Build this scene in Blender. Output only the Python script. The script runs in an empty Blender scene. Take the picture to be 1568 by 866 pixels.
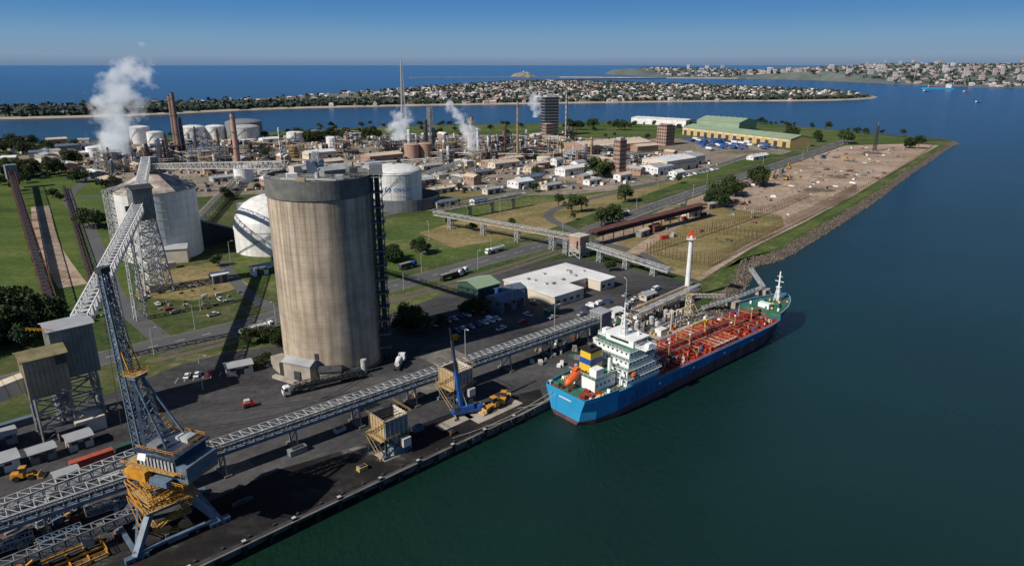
import bpy, math, random
from mathutils import Vector, Matrix, noise
from mathutils.geometry import tessellate_polygon
R=random.Random(11)
rad=math.radians
scene=bpy.context.scene
# ---------------------------------------------------------------- materials
def M(name,col,rough=.75,var=.18,scale=.25,metal=0,col2=None,bump=0,spec=.4,stretch=None,rand=0,detail=5):
    m=bpy.data.materials.new(name);m.use_nodes=True
    nt=m.node_tree;n=nt.nodes;l=nt.links;bs=n['Principled BSDF']
    bs.inputs['Roughness'].default_value=rough;bs.inputs['Metallic'].default_value=metal
    bs.inputs['Specular IOR Level'].default_value=spec
    tc=n.new('ShaderNodeTexCoord');src=tc.outputs['Object']
    if stretch:
        mp=n.new('ShaderNodeMapping');mp.inputs['Scale'].default_value=stretch
        l.new(src,mp.inputs[0]);src=mp.outputs[0]
    nz=n.new('ShaderNodeTexNoise');nz.inputs['Scale'].default_value=scale;nz.inputs['Detail'].default_value=detail
    nz.inputs['Roughness'].default_value=.62
    l.new(src,nz.inputs['Vector'])
    r=n.new('ShaderNodeValToRGB');l.new(nz.outputs[0],r.inputs[0])
    r.color_ramp.elements[0].position=.33;r.color_ramp.elements[1].position=.68
    c1=[max(0,c*(1-var)) for c in col];c2=col2 or [min(1,c*(1+var)) for c in col]
    r.color_ramp.elements[0].color=(*c1,1);r.color_ramp.elements[1].color=(*c2,1)
    out=r.outputs[0]
    if rand:
        oi=n.new('ShaderNodeObjectInfo');hs=n.new('ShaderNodeHueSaturation')
        mr=n.new('ShaderNodeMapRange');l.new(oi.outputs['Random'],mr.inputs[0])
        mr.inputs[3].default_value=1-rand;mr.inputs[4].default_value=1+rand
        l.new(mr.outputs[0],hs.inputs['Value']);l.new(out,hs.inputs['Color']);out=hs.outputs[0]
    l.new(out,bs.inputs['Base Color'])
    if bump:
        nb=n.new('ShaderNodeTexNoise');nb.inputs['Scale'].default_value=scale*8
        l.new(src,nb.inputs['Vector']);bp=n.new('ShaderNodeBump');bp.inputs['Strength'].default_value=bump
        bp.inputs['Distance'].default_value=.3;l.new(nb.outputs[0],bp.inputs['Height']);l.new(bp.outputs[0],bs.inputs['Normal'])
    return m
def ground_mat(name,stops,s1,s2,rough=.95,w=.5):
    m=bpy.data.materials.new(name);m.use_nodes=True
    nt=m.node_tree;n=nt.nodes;l=nt.links;bs=n['Principled BSDF']
    bs.inputs['Roughness'].default_value=rough;bs.inputs['Specular IOR Level'].default_value=.15
    tc=n.new('ShaderNodeTexCoord')
    a=n.new('ShaderNodeTexNoise');a.inputs['Scale'].default_value=s1;a.inputs['Detail'].default_value=7;a.inputs['Roughness'].default_value=.65;a.inputs['Distortion'].default_value=.4
    b=n.new('ShaderNodeTexNoise');b.inputs['Scale'].default_value=s2;b.inputs['Detail'].default_value=7;b.inputs['Roughness'].default_value=.75
    mp=n.new('ShaderNodeMapping');mp.inputs['Rotation'].default_value=(0,0,rad(-46));mp.inputs['Scale'].default_value=(.45,1,1)
    l.new(tc.outputs['Object'],mp.inputs[0])
    l.new(mp.outputs[0],a.inputs['Vector']);l.new(tc.outputs['Object'],b.inputs['Vector'])
    mx=n.new('ShaderNodeMix');mx.data_type='FLOAT';mx.inputs[0].default_value=w
    l.new(a.outputs[0],mx.inputs[2]);l.new(b.outputs[0],mx.inputs[3])
    r=n.new('ShaderNodeValToRGB');l.new(mx.outputs[0],r.inputs[0])
    e=r.color_ramp.elements
    e[0].position=stops[0][0];e[0].color=(*stops[0][1],1);e[1].position=stops[-1][0];e[1].color=(*stops[-1][1],1)
    for p,c in stops[1:-1]:
        k=e.new(p);k.color=(*c,1)
    l.new(r.outputs[0],bs.inputs['Base Color'])
    return m
WHITE=M('white_paint',(.7,.69,.67),.5,.18,.2);CREAM=M('cream_cladding',(.57,.5,.4),.6,.16,.1)
LGREY=M('light_steel',(.4,.405,.4),.55,.3,.4);GREY=M('grey_steel',(.19,.2,.205),.55,.3,.4)
DGREY=M('dark_steel',(.045,.048,.053),.6,.35,.5);BLACK=M('black_rubber',(.015,.015,.016),.8,.2,1)
CONC=M('concrete',(.34,.3,.245),.85,.28,.15,bump=.2);DCONC=M('weathered_concrete',(.14,.13,.115),.9,.4,.2,bump=.2)
YEL=M('yellow_paint',(.55,.25,.025),.55,.3,.5);DYEL=M('ochre_paint',(.38,.26,.11),.6,.3,.3)
BLUE=M('blue_paint',(.02,.08,.3),.4,.2,.5);BGREY=M('blue_grey_paint',(.105,.15,.205),.5,.35,.4);DBG=M('dark_blue_grey_paint',(.03,.045,.07),.5,.35,.4)
ORG=M('orange_paint',(.58,.1,.02),.5,.2,.5);RED=M('red_paint',(.4,.03,.018),.5,.25,.5)
RUST=M('rusty_steel',(.11,.045,.032),.85,.4,.4);BROWN=M('brown_cladding',(.32,.21,.155),.75,.15,.1)
GREEN=M('green_paint',(.03,.12,.075),.5,.2,.4);DGREEN=M('dark_green_cladding',(.035,.075,.055),.6,.2,.2);LGREEN=M('pale_green_roof',(.25,.33,.22),.6,.12,.05)
GLASS=M('dark_glass',(.02,.03,.045),.08,.1,1,spec=.8);BROOF=M('blue_grey_roof',(.11,.15,.2),.55,.15,.2)
WROOF=M('white_roof',(.7,.69,.66),.5,.16,.07);GROOF=M('grey_roof',(.34,.35,.36),.6,.2,.08);TROOF=M('tan_roof',(.56,.45,.34),.65,.18,.04)
PINK=M('pink_concrete',(.38,.24,.185),.8,.15,.08);SILVER=M('silver_pipe',(.5,.5,.49),.35,.2,.3,metal=.5);TEAL=M('teal_cladding',(.12,.19,.24),.6,.2,.3)
SEAM=M('cladding_seam',(.12,.125,.11),.7,.2,.3)
ASPH=ground_mat('asphalt_apron',[(.36,(.024,.024,.026)),(.46,(.047,.046,.048)),(.55,(.074,.072,.073)),(.62,(.1,.097,.094)),(.7,(.16,.15,.135))],.03,.35,.9,.4)
DPAV=ground_mat('dark_quay_pavement',[(.36,(.007,.007,.008)),(.5,(.017,.016,.016)),(.57,(.036,.034,.032)),(.61,(.14,.13,.115)),(.7,(.26,.24,.22))],.045,.3,.9,.3)  # near-black paving colours with a few pale patches
ROAD=ground_mat('road_asphalt',[(.35,(.07,.07,.073)),(.5,(.1,.1,.102)),(.65,(.14,.138,.135))],.03,.8)
GRASS=ground_mat('mown_grass',[(.37,(.026,.046,.012)),(.46,(.052,.086,.02)),(.53,(.085,.115,.03)),(.58,(.15,.14,.06)),(.68,(.25,.2,.12))],.016,.22)
FIELD=ground_mat('rough_field',[(.36,(.022,.038,.013)),(.47,(.048,.072,.02)),(.55,(.09,.095,.038)),(.6,(.17,.145,.085)),(.72,(.26,.21,.15))],.02,.2)
LFIELD=ground_mat('left_field_grass',[(.36,(.025,.045,.012)),(.47,(.055,.09,.018)),(.55,(.085,.12,.028)),(.62,(.15,.135,.06)),(.72,(.24,.18,.12))],.03,.3)
PLANT=ground_mat('plant_yard',[(.36,(.06,.07,.035)),(.43,(.12,.12,.075)),(.5,(.23,.19,.15)),(.58,(.33,.27,.215)),(.68,(.42,.36,.3))],.02,.16)
DIRT=ground_mat('bare_dirt',[(.35,(.13,.1,.055)),(.44,(.26,.19,.13)),(.53,(.38,.285,.22)),(.62,(.46,.365,.295)),(.72,(.55,.47,.41))],.018,.2)
DRY=ground_mat('dry_grass',[(.36,(.07,.085,.025)),(.46,(.15,.135,.05)),(.55,(.27,.2,.1)),(.7,(.4,.3,.2))],.03,.3)
ROCK=ground_mat('riprap_rock',[(.35,(.03,.026,.022)),(.5,(.13,.105,.085)),(.68,(.3,.25,.2))],.4,2.5)
SAND=M('sand',(.36,.31,.24),.9,.25,.02);BALLAST=M('ballast',(.12,.09,.07),.95,.3,.6)
PAINTW=M('road_paint',(.6,.6,.58),.7,.1,1)
LEAF=[M('foliage_%d'%i,c,.7,.5,.5,spec=.2,rand=.3) for i,c in enumerate([(.03,.05,.016),(.045,.068,.022),(.022,.042,.018),(.06,.07,.028)])]
BARK=M('bark',(.12,.09,.07),.9,.2,2)
# ---------------------------------------------------------------- builder
class B:
    def __init__(s): s.v=[];s.f=[];s.m=[];s.mats=[];s.M=None
    def add(s,vs,fs,m):
        o=len(s.v)
        if s.M is not None: vs=[s.M@Vector(p) for p in vs]
        s.v.extend([tuple(p) for p in vs]);s.f.extend([[i+o for i in f] for f in fs])
        if m not in s.mats: s.mats.append(m)
        s.m.extend([s.mats.index(m)]*len(fs))
    def box(s,c,d,m,rot=0,tx=1,ty=1):
        x,y,z=c;a,b,h=d[0]/2,d[1]/2,d[2];cr,sr=math.cos(rot),math.sin(rot);vs=[]
        for zz,kx,ky in((0,1,1),(h,tx,ty)):
            for px,py in((-a,-b),(a,-b),(a,b),(-a,b)):
                px*=kx;py*=ky;vs.append((x+px*cr-py*sr,y+px*sr+py*cr,z+zz))
        s.add(vs,[(3,2,1,0),(4,5,6,7),(0,1,5,4),(1,2,6,5),(2,3,7,6),(3,0,4,7)],m)
    def clad(s,c,d,m,seam=None,st=1.6,rot=0):
        s.box(c,d,m,rot);cr,sr=math.cos(rot),math.sin(rot);a,b=d[0]/2,d[1]/2
        for ax,n,ex in((0,int(d[0]/st),b),(1,int(d[1]/st),a)):
            for i in range(1,n):
                for sg in(-1,1):
                    o=-(a,b)[ax]+d[ax]*i/n;px,py=(o,sg*(ex+.02)) if ax==0 else (sg*(ex+.02),o)
                    s.box((c[0]+px*cr-py*sr,c[1]+px*sr+py*cr,c[2]+.1),(.12,.08,d[2]-.2) if ax==0 else (.08,.12,d[2]-.2),seam or SEAM,rot)
    def beam(s,p,q,w,m,h=None):
        p=Vector(p);q=Vector(q);d=(q-p)
        if d.length<1e-6:return
        d.normalize();sd=d.cross(Vector((0,0,1)))
        if sd.length<.01: sd=Vector((1,0,0))
        sd.normalize();u=sd.cross(d);w/=2;h=(h/2 if h else w);vs=[]
        for c in(p,q):
            for a,b in((-w,-h),(w,-h),(w,h),(-w,h)): vs.append(c+sd*a+u*b)
        s.add(vs,[(3,2,1,0),(4,5,6,7),(0,1,5,4),(1,2,6,5),(2,3,7,6),(3,0,4,7)],m)
    def cyl(s,p,q,r0,r1,m,n=12,cap=True):
        p=Vector(p);q=Vector(q);d=(q-p).normalized();sd=d.cross(Vector((0,0,1)))
        if sd.length<.01: sd=Vector((1,0,0))
        sd.normalize();u=sd.cross(d);vs=[]
        for c,r in((p,r0),(q,r1)):
            for i in range(n):
                a=i*2*math.pi/n;vs.append(c+sd*(r*math.cos(a))+u*(r*math.sin(a)))
        fs=[(i,(i+1)%n,n+(i+1)%n,n+i) for i in range(n)]
        if cap: fs+=[tuple(range(n-1,-1,-1)),tuple(range(n,2*n))]
        s.add(vs,fs,m)
    def lathe(s,c,prof,m,n=32):
        vs=[];fs=[]
        for r,z in prof:
            for i in range(n):
                a=i*2*math.pi/n;vs.append((c[0]+r*math.cos(a),c[1]+r*math.sin(a),c[2]+z))
        for k in range(len(prof)-1):
            for i in range(n):
                j=(i+1)%n;fs.append((k*n+i,k*n+j,(k+1)*n+j,(k+1)*n+i))
        s.add(vs,fs,m)
    def ext(s,poly,y0,y1,m):
        n=len(poly);vs=[(x,y0,z) for x,z in poly]+[(x,y1,z) for x,z in poly]
        s.add(vs,[tuple(range(n)),tuple(range(2*n-1,n-1,-1))]+[(i,n+i,n+(i+1)%n,(i+1)%n) for i in range(n)],m)
    def gable(s,c,d,rise,mw,mr,rot=0,ov=.5):
        x,y,z=c;a,b,h=d[0]/2,d[1]/2,d[2]
        Mo=s.M;s.M=(Mo or Matrix())@Matrix.Translation((x,y,z))@Matrix.Rotation(rot,4,'Z')
        vs=[(-a,-b,0),(a,-b,0),(a,b,0),(-a,b,0),(-a,-b,h),(a,-b,h),(a,b,h),(-a,b,h),(-a,0,h+rise),(a,0,h+rise)]
        s.add(vs,[(0,1,5,4),(2,3,7,6),(1,2,6,9,5),(3,0,4,8,7)],mw)
        t=.3;k=rise/b
        for sg in(-1,1):
            e=b+ov
            vs=[(-a-ov,sg*e,h-ov*k+.05),(a+ov,sg*e,h-ov*k+.05),(a+ov,0,h+rise+.05),(-a-ov,0,h+rise+.05)]
            vs+=[(p[0],p[1],p[2]+t) for p in vs]
            s.add(vs,[(3,2,1,0),(4,5,6,7),(0,1,5,4),(1,2,6,5),(2,3,7,6),(3,0,4,7)],mr)
        s.M=Mo
    def truss(s,p,q,w,h,n,bw,m,floor=None,roof=None):
        p=Vector(p);q=Vector(q);d=(q-p);sd=d.cross(Vector((0,0,1))).normalized()*(w/2);u=Vector((0,0,h))
        for a in(-1,1):
            s.beam(p+sd*a,q+sd*a,bw*1.3,m);s.beam(p+sd*a+u,q+sd*a+u,bw*1.3,m)
        for i in range(n+1):
            c=p+d*(i/n)
            for a in(-1,1):
                s.beam(c+sd*a,c+sd*a+u,bw,m)
                if i<n:
                    c2=p+d*((i+1)/n)
                    if i%2: s.beam(c+sd*a,c2+sd*a+u,bw*.8,m)
                    else: s.beam(c+sd*a+u,c2+sd*a,bw*.8,m)
            s.beam(c-sd+u,c+sd+u,bw,m);s.beam(c-sd,c+sd,bw,m)
            if i<n: s.beam(c-sd+u,p+d*((i+1)/n)+sd+u,bw*.7,m)
        if floor: s.beam(p+Vector((0,0,.15)),q+Vector((0,0,.15)),w*.8,floor,.25)
        if roof: s.beam(p+u*.95,q+u*.95,w*1.02,roof,.2)
    def tower(s,c,z0,z1,w0,w1,n,bw,m,rot=0):
        def P(k,i):
            t=k/n;w=(w0+(w1-w0)*t)/2;a=rot+math.pi/4+i*math.pi/2
            return Vector((c[0]+w*1.414*math.cos(a),c[1]+w*1.414*math.sin(a),z0+(z1-z0)*t))
        for i in range(4):
            for k in range(n):
                s.beam(P(k,i),P(k+1,i),bw*1.3,m)
                s.beam(P(k,i),P(k+1,(i+1)%4),bw*.75,m);s.beam(P(k,(i+1)%4),P(k+1,i),bw*.75,m)
                s.beam(P(k+1,i),P(k+1,(i+1)%4),bw*.9,m)
    def rail(s,pts,h,m,sp=3,w=.12,close=False):
        pts=[Vector(p) for p in pts]
        if close: pts.append(pts[0])
        for a,b in zip(pts,pts[1:]):
            s.beam(a+Vector((0,0,h)),b+Vector((0,0,h)),w,m);s.beam(a+Vector((0,0,h/2)),b+Vector((0,0,h/2)),w*.8,m)
            n=max(1,int((b-a).length/sp))
            for i in range(n): 
                c=a.lerp(b,i/n);s.beam(c,c+Vector((0,0,h)),w,m)
    def build(s,name,loc=(0,0,0),rot=0,smooth=False):
        me=bpy.data.meshes.new(name);me.from_pydata(s.v,[],s.f)
        for m in s.mats: me.materials.append(m)
        me.polygons.foreach_set('material_index',s.m)
        if smooth: me.polygons.foreach_set('use_smooth',[True]*len(s.f))
        me.update();return put(me,name,loc,rot)
def put(me,name,loc=(0,0,0),rot=0,sc=1):
    o=bpy.data.objects.new(name,me);o.location=loc;o.rotation_euler=(0,0,rot)
    if sc!=1: o.scale=(sc,sc,sc) if not isinstance(sc,tuple) else sc
    scene.collection.objects.link(o);return o
def inpoly(x,y,P):
    c=False;j=len(P)-1
    for i in range(len(P)):
        if (P[i][1]>y)!=(P[j][1]>y) and x<(P[j][0]-P[i][0])*(y-P[i][1])/(P[j][1]-P[i][1])+P[i][0]: c=not c
        j=i
    return c
def sheet(name,pts,z,m):
    tr=tessellate_polygon([[Vector((x,y,0)) for x,y in pts]]);fs=[]
    for t in tr:
        a,b,c=[pts[i] for i in t]
        if (b[0]-a[0])*(c[1]-a[1])-(b[1]-a[1])*(c[0]-a[0])<0: t=(t[0],t[2],t[1])
        fs.append(tuple(t))
    b=B();b.add([(x,y,z) for x,y in pts],fs,m);return b.build(name)
def smooth(pts,n=6):
    out=[];P=[pts[0]]+list(pts)+[pts[-1]]
    for i in range(1,len(P)-2):
        for k in range(n):
            t=k/n;o=[]
            for j in range(len(pts[0])):
                a,b,c,d=P[i-1][j],P[i][j],P[i+1][j],P[i+2][j]
                o.append(.5*(2*b+(c-a)*t+(2*a-5*b+4*c-d)*t*t+(3*b-a-3*c+d)*t**3))
            out.append(tuple(o))
    out.append(tuple(pts[-1]));return out
def offs(pts,o):
    out=[]
    for i,p in enumerate(pts):
        a=Vector(pts[max(0,i-1)][:2]);b=Vector(pts[min(len(pts)-1,i+1)][:2]);d=(b-a).normalized()
        out.append((p[0]-d.y*o,p[1]+d.x*o))
    return out
def ribbon(b,pts,w,z,m,off=0):
    L=offs(pts,off+w/2);Rr=offs(pts,off-w/2);n=len(pts)
    b.add([(x,y,z) for x,y in L]+[(x,y,z) for x,y in Rr],[(n+i,n+i+1,i+1,i) for i in range(n-1)],m)
def dashes(b,pts,off,w,z,m,L=4,gap=8):
    P=offs(pts,off)
    for a,c in zip(P,P[1:]):
        a=Vector(a);c=Vector(c);D=(c-a).length;d=(c-a).normalized();t=0
        while t+L<D:
            p=a+d*t;q=a+d*(t+L);n=Vector((-d.y,d.x))*w/2
            b.add([(*(p-n),z),(*(q-n),z),(*(q+n),z),(*(p+n),z)],[(0,1,2,3)],m);t+=L+gap
A=rad(44)
# ---------------------------------------------------------------- water
m=bpy.data.materials.new('harbour_water');m.use_nodes=True;nt=m.node_tree;n=nt.nodes;l=nt.links;bs=n['Principled BSDF']
bs.inputs['Roughness'].default_value=.2;bs.inputs['Specular IOR Level'].default_value=.25
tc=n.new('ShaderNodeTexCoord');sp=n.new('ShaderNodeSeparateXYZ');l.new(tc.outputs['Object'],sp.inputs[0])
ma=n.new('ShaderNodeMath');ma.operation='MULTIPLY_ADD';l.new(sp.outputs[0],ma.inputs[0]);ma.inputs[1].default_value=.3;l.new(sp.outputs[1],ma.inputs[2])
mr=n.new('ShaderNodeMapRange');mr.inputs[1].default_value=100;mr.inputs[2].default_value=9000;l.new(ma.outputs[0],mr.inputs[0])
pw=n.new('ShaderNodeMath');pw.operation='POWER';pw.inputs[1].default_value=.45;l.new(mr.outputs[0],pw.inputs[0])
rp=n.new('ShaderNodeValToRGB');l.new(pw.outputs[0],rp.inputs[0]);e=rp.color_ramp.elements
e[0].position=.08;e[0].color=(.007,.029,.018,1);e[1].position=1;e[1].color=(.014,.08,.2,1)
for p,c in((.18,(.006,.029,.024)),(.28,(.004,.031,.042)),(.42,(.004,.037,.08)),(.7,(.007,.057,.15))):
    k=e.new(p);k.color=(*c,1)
nz=n.new('ShaderNodeTexNoise');nz.inputs['Scale'].default_value=.012;nz.inputs['Detail'].default_value=5;l.new(tc.outputs['Object'],nz.inputs['Vector'])
mx=n.new('ShaderNodeMix');mx.data_type='RGBA';mx.blend_type='MULTIPLY';mx.inputs[0].default_value=.45
l.new(rp.outputs[0],mx.inputs[6])
r2=n.new('ShaderNodeValToRGB');l.new(nz.outputs[0],r2.inputs[0]);r2.color_ramp.elements[0].position=.35;r2.color_ramp.elements[0].color=(.6,.6,.6,1);r2.color_ramp.elements[1].position=.65
l.new(r2.outputs[0],mx.inputs[7]);l.new(mx.outputs[2],bs.inputs['Base Color'])
mpw=n.new('ShaderNodeMapping');mpw.inputs['Rotation'].default_value=(0,0,.7);mpw.inputs['Scale'].default_value=(1,.45,1);l.new(tc.outputs['Object'],mpw.inputs[0])
w1=n.new('ShaderNodeTexNoise');w1.inputs['Scale'].default_value=.5;w1.inputs['Detail'].default_value=6;w1.inputs['Roughness'].default_value=.7
l.new(mpw.outputs[0],w1.inputs['Vector'])
bp=n.new('ShaderNodeBump');bp.inputs['Strength'].default_value=1;bp.inputs['Distance'].default_value=1.1;l.new(w1.outputs[0],bp.inputs['Height']);l.new(bp.outputs[0],bs.inputs['Normal'])
WATER=m
b=B();S=150000;b.add([(-S,-2000,-3),(S,-2000,-3),(S,S,-3),(-S,S,-3)],[(0,1,2,3)],WATER);b.build('water')
# ---------------------------------------------------------------- land
quay=[(-260,-40),(-90,131),(-76,146),(-54,169),(-26,193),(15,232),(62,281),(88,318)]
bank=[(88,318),(104,338),(134,388),(150,424),(179,446),(244,525),(305,600),(367,680),(450,790),(560,930),(680,1085),(730,1145),(728,1185)]
north=[(728,1185),(690,1240),(640,1330),(560,1480),(519,1540),(400,1570),(271,1570),(22,1489),(-196,1456),(-419,1337),(-648,1180),(-834,1128),(-1400,1050),(-2500,950)]
bk=smooth(bank,5);nr=smooth(north,4)
outline=quay[:-1]+bk+nr[1:]+[(-2500,-40)]
sheet('ground',outline,0,FIELD)
def skirt(name,pts,o,zb,m):
    b=B();Q=offs(pts,-o);k=len(pts)
    vs=[(x,y,0) for x,y in pts]
    mid=[((p[0]+q[0])/2+R.uniform(-.8,.8),(p[1]+q[1])/2+R.uniform(-.8,.8),zb*.5) for p,q in zip(pts,Q)]
    vs+=mid+[(x,y,zb) for x,y in Q]
    b.add(vs,[(j*k+i,(j+1)*k+i,(j+1)*k+i+1,j*k+i+1) for j in(0,1) for i in range(k-1)],m);return b.build(name)
skirt('rock_embankment',bk,8,-3.6,ROCK);skirt('north_bank',nr,10,-3.5,SAND)
b=B()
for a,c in zip(quay,quay[1:]):
    b.add([(*a,0),(*c,0),(*c,-4),(*a,-4)],[(0,1,2,3)],DCONC)
D=(Vector((15,232))-Vector((-76,146))).normalized();N=Vector((-D.y,D.x))
def Q_(t,o): p=Vector((-76,146))+D*t+N*o;return (p.x,p.y)
for i in range(22):
    t=i*7-35;x,y=Q_(t,-.7)
    big=i%2==0
    b.box((x,y,-4),(1.2,1.2,5 if big else 3.9),BLACK,A)
    if big: b.box((x,y,1),(1,1,.15),LGREY,A)
    x,y=Q_(t+2,1.1);b.cyl((x,y,0),(x,y,.6),.28,.42,DGREY,8)
b.beam((-180,43.5,.18),(15,231.4,.18),.6,DCONC,.36)
for t in range(-100,120,3):
    x,y=Q_(t,-.25);b.box((x,y,-1.2),(.3,1,.9),DGREY if t%2 else DCONC,A)
b.build('quay_wall')
b=B()
for i in range(2200):
    t=R.random()**1.5*(len(bk)-2);j=int(t);f=t-j;p=Vector(bk[j]).lerp(Vector(bk[j+1]),f)
    d=(Vector(bk[j+1])-Vector(bk[j])).normalized();k=R.uniform(-.8,7.5);p+=Vector((d.y,-d.x))*k
    r=R.uniform(.5,1.4);z=-k*.43
    vs=[(p.x+r*R.uniform(.6,1.1)*x,p.y+r*R.uniform(.6,1.1)*y,z+r*.7*R.uniform(.6,1.1)*w) for x,y,w in((1,0,0),(0,1,0),(-1,0,0),(0,-1,0),(0,0,1),(0,0,-1))]
    b.add(vs,[(0,1,4),(1,2,4),(2,3,4),(3,0,4),(1,0,5),(2,1,5),(3,2,5),(0,3,5)],ROCK)
b.build('riprap_rocks')
sheet('wharf_apron_pavement',[(-240,-25),(-90,130.5),(-26,192.5),(14.5,232),(61.5,281),(87.5,318),(100,345),(108,372),(80,398),(40,432),(-5,400),(-58,332),(-92,290),(-126,275),(-140,262),(-152,240),(-175,205),(-260,120)],.02,ASPH)
sheet('dark_quay_pavement',[Q_(-130,.6),Q_(122,.6),Q_(128,9),Q_(100,17),Q_(60,20),Q_(30,26),Q_(-20,22),Q_(-60,26),Q_(-130,24)],.035,DPAV)  # darker sheet laid along the quay edge, broken by pale patches
b=B()
for t,o,w,d in((60,10,9,6),(88,12,14,5),(20,36,9,6),(62,52,14,7),(95,40,12,9),(120,60,16,12),(104,9,22,8)):
    x,y=Q_(t,o);b.box((x,y,0),(w,d,.055),DCONC if o>20 else CONC,A)
b.build('concrete_pads')
WORN=ground_mat('worn_tyre_path',[(.38,(.02,.02,.021)),(.55,(.045,.044,.045)),(.7,(.09,.085,.08))],.05,.5)
b=B()
for pts in([(-125,236),(-100,246),(-70,246),(-48,262),(-38,290),(-20,312)],[(-130,225),(-95,225),(-60,238),(-20,272),(30,318)],[(-120,205),(-80,222),(-60,250),(-52,275)]):
    p=smooth(pts,6)
    for o in(-1,1): ribbon(b,p,.7,.028+.001*o,WORN,o)
b.build('tyre_worn_paths')
b=B()
for i in range(10):
    x,y=-40+i*3.1,306+i*2.7;b.box((x,y,0),(.15,5,.04),PAINTW,rad(40))
for i in range(7): b.box((-134+i*3,248+i*1.2,0),(.15,5,.04),PAINTW,rad(10))
for i in range(12): b.box((-103+i*2,262-i*.9,0),(.35,3,.04),PAINTW,rad(60))
b.build('parking_bay_markings')
sheet('plant_yard_pavement',[(-640,760),(-330,640),(-250,660),(-60,640),(60,660),(190,720),(300,860),(410,1010),(330,1190),(120,1200),(-80,1260),(-420,1220),(-700,1060)],.03,PLANT)
sheet('mown_grass',[(-190,400),(-120,350),(-70,395),(-20,440),(30,492),(112,618),(245,790),(380,965),(360,985),(220,800),(90,670),(0,640),(-80,560),(-150,520)],.04,GRASS)
sheet('dry_grass_field',[(-40,455),(20,500),(90,600),(200,760),(130,700),(60,640),(10,600),(-40,545),(-70,500)],.06,DRY)
sheet('dry_grass_field',[(-130,610),(-60,575),(0,650),(-60,700),(-130,690)],.06,DRY)
sheet('verge_grass',[(-150,276),(-124,278),(-90,294),(-50,338),(-5,406),(40,455),(52,478),(44,476),(-9,418),(-60,363),(-132,294),(-172,268)],.05,GRASS)
sheet('left_grass_field',[(-600,860),(-330,660),(-255,500),(-215,380),(-190,330),(-215,300),(-520,300),(-900,700)],.04,LFIELD)
sheet('bare_ground_strip',[(-205,350),(-170,345),(-150,372),(-190,420),(-222,395)],.055,DRY)
yardp=[(62,440),(60,480),(140,600),(260,752),(400,928),(520,1080),(640,1110),(668,1083),(440,795),(352,682),(236,538),(165,455),(128,405),(110,380)]
sheet('dirt_yard',yardp,.04,DIRT)
sheet('dry_yard_grass',[(70,432),(70,462),(110,530),(180,600),(225,560),(212,520),(160,458),(125,408),(108,384)],.06,DRY)
sheet('shore_grass',[(112,372),(130,403),(167,452),(238,535),(354,678),(442,790),(560,945),(676,1086),(680,1083),(555,928),(365,682),(242,527),(176,448),(147,426),(131,392),(108,350)],.07,GRASS)
sheet('north_grass',[(-600,1150),(-420,1230),(-80,1268),(120,1215),(330,1210),(480,1090),(640,1120),(690,1170),(640,1290),(540,1480),(410,1555),(271,1555),(22,1475),(-196,1440),(-419,1320),(-600,1190)],.05,GRASS)
rc=smooth([(-330,90),(-260,185),(-183,263),(-134,305),(-68,370),(-18,422),(46,490),(140,618),(268,782),(405,955),(560,1158)],5)
b=B();ribbon(b,rc,16,.1,ROAD);dashes(b,rc,0,.3,.115,PAINTW,4,7);dashes(b,rc,6.8,.25,.115,PAINTW,30,.5);dashes(b,rc,-6.8,.25,.115,PAINTW,30,.5)
ribbon(b,rc,.3,.17,CONC,8.2);ribbon(b,rc,.3,.17,CONC,-8.2);b.build('main_road')
def road(name,pts,w,z=.085,m=ROAD):
    b=B();p=smooth(pts,4);ribbon(b,p,w,z,m);return b.build(name)
road('side_road',[(-160,290),(-210,345),(-262,420),(-330,520),(-420,640),(-470,760)],9)
road('side_road',[(-68,372),(-120,430),(-150,520),(-110,560),(-40,640),(20,700),(60,800)],8,.075)
road('side_road',[(52,497),(30,560),(60,620),(150,720),(250,850),(330,960)],8,.08)
road('side_road',[(-420,640),(-250,690),(-60,690),(140,745)],9,.09)
road('side_road',[(46,490),(62,470),(85,440),(96,400)],9,.088)
road('side_road',[(-115,322),(-150,362),(-185,420)],7,.078)
road('yard_track',[(80,440),(150,560),(270,730),(420,910)],9,.09,DIRT)
road('gravel_track',[(-420,600),(-330,470),(-250,370)],14,.07,DIRT)
b=B();p=smooth([(-150,268),(-60,345),(0,405),(48,462)],4);ribbon(b,p,4,.1,BALLAST)
for o in(-.8,.8): ribbon(b,p,.25,.2,GREY,o)
ribbon(b,p,4,.1,BALLAST,6)
for o in(5.2,6.8): ribbon(b,p,.25,.2,GREY,o)
b.build('railway_track')
# ---------------------------------------------------------------- silo
m=M('silo_concrete',(.36,.285,.205),.85,.28,1,stretch=(.3,.3,.015),col2=(.56,.46,.345));nt=m.node_tree;n=nt.nodes;l=nt.links
tc=n.new('ShaderNodeTexCoord');sp=n.new('ShaderNodeSeparateXYZ');l.new(tc.outputs['Object'],sp.inputs[0])
fr=n.new('ShaderNodeMath');fr.operation='PINGPONG';fr.inputs[1].default_value=1.5;l.new(sp.outputs[2],fr.inputs[0])
cr=n.new('ShaderNodeMapRange');cr.inputs[1].default_value=0;cr.inputs[2].default_value=.22;cr.inputs[3].default_value=.8;cr.inputs[4].default_value=1;l.new(fr.outputs[0],cr.inputs[0])
n2=n.new('ShaderNodeTexNoise');n2.inputs['Scale'].default_value=.12;n2.inputs['Detail'].default_value=7;n2.inputs['Roughness'].default_value=.7;l.new(tc.outputs['Object'],n2.inputs['Vector'])
c2=n.new('ShaderNodeMapRange');c2.inputs[1].default_value=.3;c2.inputs[2].default_value=.7;c2.inputs[3].default_value=.7;c2.inputs[4].default_value=1.18;l.new(n2.outputs[0],c2.inputs[0])
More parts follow.
